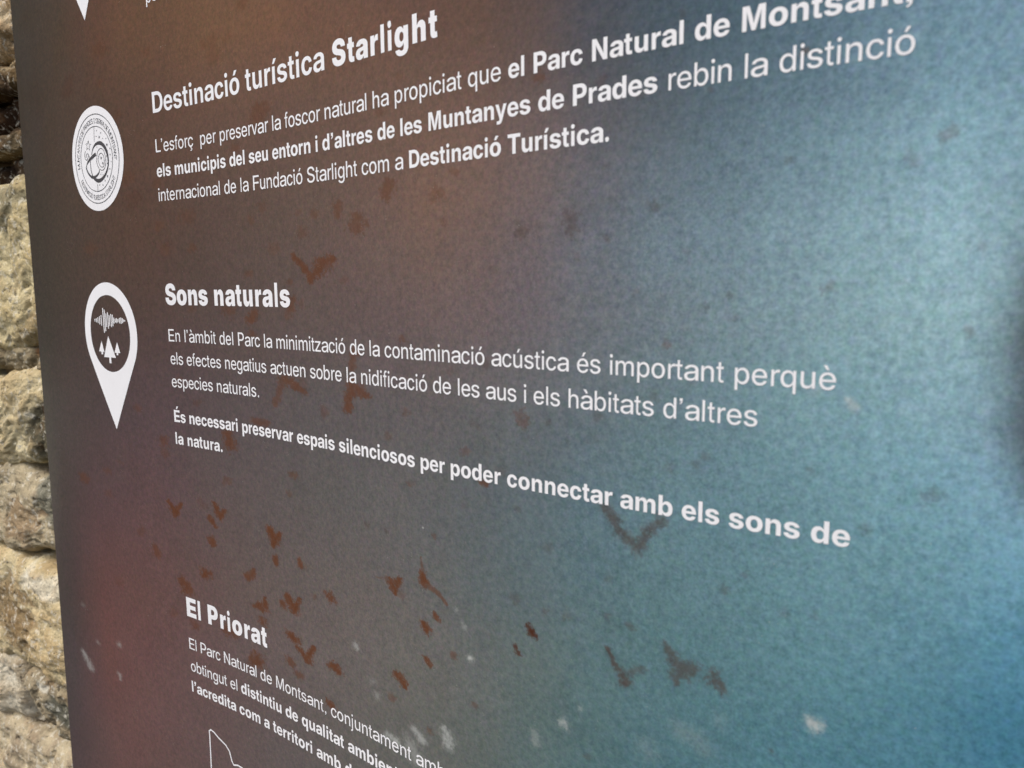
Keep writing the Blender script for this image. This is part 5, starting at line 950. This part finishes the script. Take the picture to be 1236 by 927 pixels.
set_float(me, 'mark', field.reshape(-1))
set_float(me, 'mark_strength', stren.reshape(-1))
set_float(me, 'mark_soft', softness.reshape(-1))
sheet_ob = link('printed_sheet', me, PRINT, panel)


# ------------------------------------------------------------------ writing on the panel
def flatten(code):
    """contours with on/off curve points -> closed polylines"""
    out = []
    for c in code:
        pts = [(float(c[k]), float(c[k + 1]), c[k + 2] == 1) for k in range(0, len(c), 3)]
        full = []
        for k, p in enumerate(pts):
            full.append(p)
            n = pts[(k + 1) % len(pts)]
            if not p[2] and not n[2]:
                full.append(((p[0] + n[0]) / 2, (p[1] + n[1]) / 2, True))
        while not full[0][2]:
            full = full[1:] + full[:1]
        poly, k = [], 0
        while k < len(full):
            p = full[k]
            poly.append((p[0], p[1]))
            n = full[(k + 1) % len(full)]
            if not n[2]:
                e = full[(k + 2) % len(full)]
                for t in (0.25, 0.5, 0.75):
                    poly.append(((1 - t) ** 2 * p[0] + 2 * t * (1 - t) * n[0] + t * t * e[0], (1 - t) ** 2 * p[1] + 2 * t * (1 - t) * n[1] + t * t * e[1]))
                k += 2
            else:
                k += 1
        clean = [poly[0]]
        for p in poly[1:]:
            if abs(p[0] - clean[-1][0]) + abs(p[1] - clean[-1][1]) > 0.5:
                clean.append(p)
        if abs(clean[0][0] - clean[-1][0]) + abs(clean[0][1] - clean[-1][1]) < 0.5:
            clean.pop()
        out.append(clean)
    return out


def winding(polys, x, y):
    w = 0
    for p in polys:
        for (x0, y0), (x1, y1) in zip(p, p[1:] + p[:1]):
            if (y0 <= y) != (y1 <= y):
                xi = x0 + (y - y0) * (x1 - x0) / (y1 - y0)
                if xi > x:
                    w += 1 if y1 > y0 else -1
    return w


def fill(polys):
    vs, es = [], []
    for p in polys:
        b = len(vs)
        vs += [Vector(q) for q in p]
        es += [(b + i, b + (i + 1) % len(p)) for i in range(len(p))]
    v, _, f, *_ = delaunay_2d_cdt(vs, es, [], 0, 1e-4)
    keep = []
    for t in f:
        x = sum(v[i].x for i in t) / len(t)
        y = sum(v[i].y for i in t) / len(t)
        if winding(polys, x, y):
            keep.append(tuple(t))
    return np.array([(q.x, q.y) for q in v]), keep


_cache = {}


def glyph(face, ch):
    if (face, ch) not in _cache:
        polys = flatten(GLYPHS[face][ch])
        v, f = fill(polys)
        _cache[face, ch] = (v / 1000.0, f)
    return _cache[face, ch]


class Flat:
    """collects flat shapes in sheet coordinates and lays them on the sheet"""
    def __init__(self, lift):
        self.v, self.f, self.lift = [], [], lift

    def add(self, sy, faces):
        b = len(self.v)
        self.v += [tuple(q) for q in sy]
        self.f += [tuple(b + i for i in t) for t in faces]

    def poly(self, pts):
        v, f = fill([[tuple(q) for q in pts]])
        self.add(v, f)

    def stroke(self, pts, widths, closed=False):
        n = len(pts)
        p = np.array([q[:2] for q in pts], float)
        L, R = [], []
        for i in range(n):
            a = p[i - 1] if i or closed else p[i]
            b = p[(i + 1) % n] if i < n - 1 or closed else p[i]
            d = b - a
            d = d / (np.linalg.norm(d) + 1e-9)
            nrm = np.array([-d[1], d[0]]) * widths[i] / 2
            L.append(p[i] + nrm)
            R.append(p[i] - nrm)
        m = n if closed else n - 1
        self.add(L + R, [(i, (i + 1) % n, n + (i + 1) % n, n + i) for i in range(m)])

    def build(self, name, mat, parent=panel, label=None):
        sy = np.array(self.v)
        P = sheet(sy[:, 0], sy[:, 1], self.lift) - ORG
        me = bpy.data.meshes.new(name)
        me.from_pydata([tuple(q) for q in P], [], self.f)
        me.update()
        # every face looks out of the panel
        flip = [p.index for p in me.polygons if p.normal.y > 0]
        if flip:
            fs = [tuple(reversed(t)) if i in set(flip) else t for i, t in enumerate(self.f)]
            me.clear_geometry()
            me.from_pydata([tuple(q) for q in P], [], fs)
            me.update()
        o = link(name, me, mat, parent)
        if label:
            o['label'] = label
        return o


INK, OVER = 0.012, 0.022        # lift of the white ink and of what is printed over it, in em
for role, label, lines in TEXTS:
    fl = Flat(INK)
    for text, faces, size, y, xs in lines:
        which, k = 0, 0
        for ch in text:
            if ch == '*':                            # a star switches between the two weights of the line
                which = 1 - which
                continue
            x, k = xs[k], k + 1
            if ch == ' ':
                continue
            v, f = glyph(faces[which], ch)
            fl.add(np.stack([x + v[:, 0] * size, y - v[:, 1] * size], 1), f)
    fl.build(role, WHITE_INK, panel, label or None)


def pin(cx, cy, label, symbols):
    """map-pin symbol: ring with a drop-shaped tail"""
    R, r, tip = 3.23, 2.44, 6.16
    fl = Flat(INK)
    ta = math.acos(R / tip)                       # tangent points, measured from straight down
    n = 144
    ang = np.linspace(0, 2 * math.pi, n, endpoint=False)
    out = []
    for a in ang:                                 # a = 0 points down
        b = min(a, 2 * math.pi - a)
        if b < ta:                                # on the straight flank: ray against the tangent line
            d = R / math.cos(ta - b)
        else:
            d = R
        out.append((cx + d * math.sin(a), cy + d * math.cos(a)))
    inn = [(cx + r * math.sin(a), cy + r * math.cos(a)) for a in ang]
    fl.add(out + inn, [(i, (i + 1) % n, n + (i + 1) % n, n + i) for i in range(n)])
    o = fl.build('pin_symbol', WHITE_INK, panel, label)
    if symbols:
        w = Flat(INK)
        for s, y0, y1 in SOUND_BARS:
            w.add([(s - .05, y0), (s + .05, y0), (s + .05, y1), (s - .05, y1)], [(0, 1, 2, 3)])
        w.build('sound_wave', WHITE_INK, o)
        for top, bl, br, t0, t1 in TREE_SYMBOLS:
            w = Flat(INK)
            hw = abs(t1[0] - t0[0]) * .55
            m = (t0[0] + t1[0]) / 2
            w.add([top, bl, br], [(0, 1, 2)])
            yb = (bl[1] + br[1]) / 2
            w.add([(m - hw, yb), (m + hw, yb), (m + hw, t1[1]), (m - hw, t1[1])], [(0, 1, 2, 3)])
            w.build('tree_symbol', WHITE_INK, o)
    return o


pin(-6.40, 10.20, 'white map pin with a sound wave and three trees in its ring', True)
pin(-6.42, -14.80, 'white map pin of which only the tip shows at the top', False)

# round seal beside the starlight text
SX, SY, SR = -6.352, -0.545, 3.116
fl = Flat(INK)
ring = [(SX + SR * math.sin(a), SY + SR * math.cos(a)) for a in np.linspace(0, 2 * math.pi, 120, endpoint=False)]
disc, nr = [(SX, SY)], 14
for k in range(1, nr + 1):
    disc += [(SX + (a - SX) * k / nr, SY + (b - SY) * k / nr) for a, b in ring]
fl.add(disc, [(0, 1 + i, 1 + (i + 1) % 120) for i in range(120)])
fl.add(disc, [(1 + k * 120 + i, 1 + k * 120 + (i + 1) % 120, 121 + k * 120 + (i + 1) % 120, 121 + k * 120 + i) for k in range(nr - 1) for i in range(120)])
seal = fl.build('round_seal', WHITE_INK, panel, 'white round seal with fine dark lettering and a swirl of stars')
for rr, wd in ((2.65, .045), (1.93, .04)):
    fl = Flat(OVER)
    c = [(SX + rr * math.sin(a), SY + rr * math.cos(a)) for a in np.linspace(0, 2 * math.pi, 120, endpoint=False)]
    fl.stroke(c, [wd] * 120, True)
    fl.build('ring_line', DARK_INK, seal)


def arc_text(text, radius, a0, a1, size, inward):
    """lettering on a circle; angles clockwise from the top, in degrees"""
    fl = Flat(OVER)
    ws = [(.30 if ch == ' ' else glyph('seal', ch)[0][:, 0].max() + .14) for ch in text]
    tot, acc = sum(ws), 0.0
    for ch, w in zip(text, ws):
        a = math.radians(a0 + (a1 - a0) * (acc + w / 2) / tot)
        acc += w
        if ch == ' ':
            continue
        v, f = glyph('seal', ch)
        gx = (v[:, 0] - w / 2) * size * .92
        gy = v[:, 1] * size
        if inward:                                  # read along the bottom, tops towards the centre
            rad = radius - gy
            th = a - gx / radius
        else:
            rad = radius + gy
            th = a + gx / radius
        fl.add(np.stack([SX + rad * np.sin(th), SY - rad * np.cos(th)], 1), f)
    return fl.build('seal_lettering', DARK_INK, seal)


arc_text('MUNTANYES DE PRADES I SERRA DE MONTSANT', 2.11, -100, 97, .40, False)
arc_text('DESTINACIÓ TURÍSTICA STARLIGHT', 2.45, 240, 120, .38, True)


def smooth_stroke(pts, closed=False, k=4):
    q = [np.array(p) for p in pts]
    out = []
    n = len(q)
    for i in range(n - 1):
        p0, p1, p2, p3 = q[max(i - 1, 0)], q[i], q[i + 1], q[min(i + 2, n - 1)]
        for t in np.arange(k) / k:
            out.append(.5 * (2 * p1 + (p2 - p0) * t + (2 * p0 - 5 * p1 + 4 * p2 - p3) * t * t + (3 * p1 - p0 - 3 * p2 + p3) * t ** 3))
    out.append(q[-1])
    return out


fl = Flat(OVER)
for n_, st in enumerate(SEAL_STROKES):
    q = st if n_ in (6, 7, 8) else smooth_stroke(st)
    fl.stroke([p[:2] for p in q], [p[2] for p in q])
fl.build('swirl_drawing', DARK_INK, seal)
for s, y, r in SEAL_STARS:
    fl = Flat(OVER + .002)
    pts = [((s + (r if i % 2 == 0 else r * .38) * math.sin(i * math.pi / 5)), y - (r if i % 2 == 0 else r * .38) * math.cos(i * math.pi / 5)) for i in range(10)]
    fl.add([(s, y)] + pts, [(0, 1 + i, 1 + (i + 1) % 10) for i in range(10)])
    fl.build('star', DARK_INK, seal)

# outline of the county map, its upper corner in view
mp = [tuple(p) for p in MAP_LINE]
rest = [(1.2, 40.5), (1.0, 42.5), (1.9, 44.6), (2.6, 47.5), (4.4, 50.2), (7.0, 51.0), (9.5, 49.2), (10.4, 46.0), (9.6, 42.4), (8.2, 39.8), (6.6, 37.6), (5.4, 36.6)]
loop = mp + rest
fl = Flat(INK)
fl.stroke(loop, [.10] * len(loop), True)
fl.build('map_outline', WHITE_INK, panel, 'thin white outline of a map at the bottom')
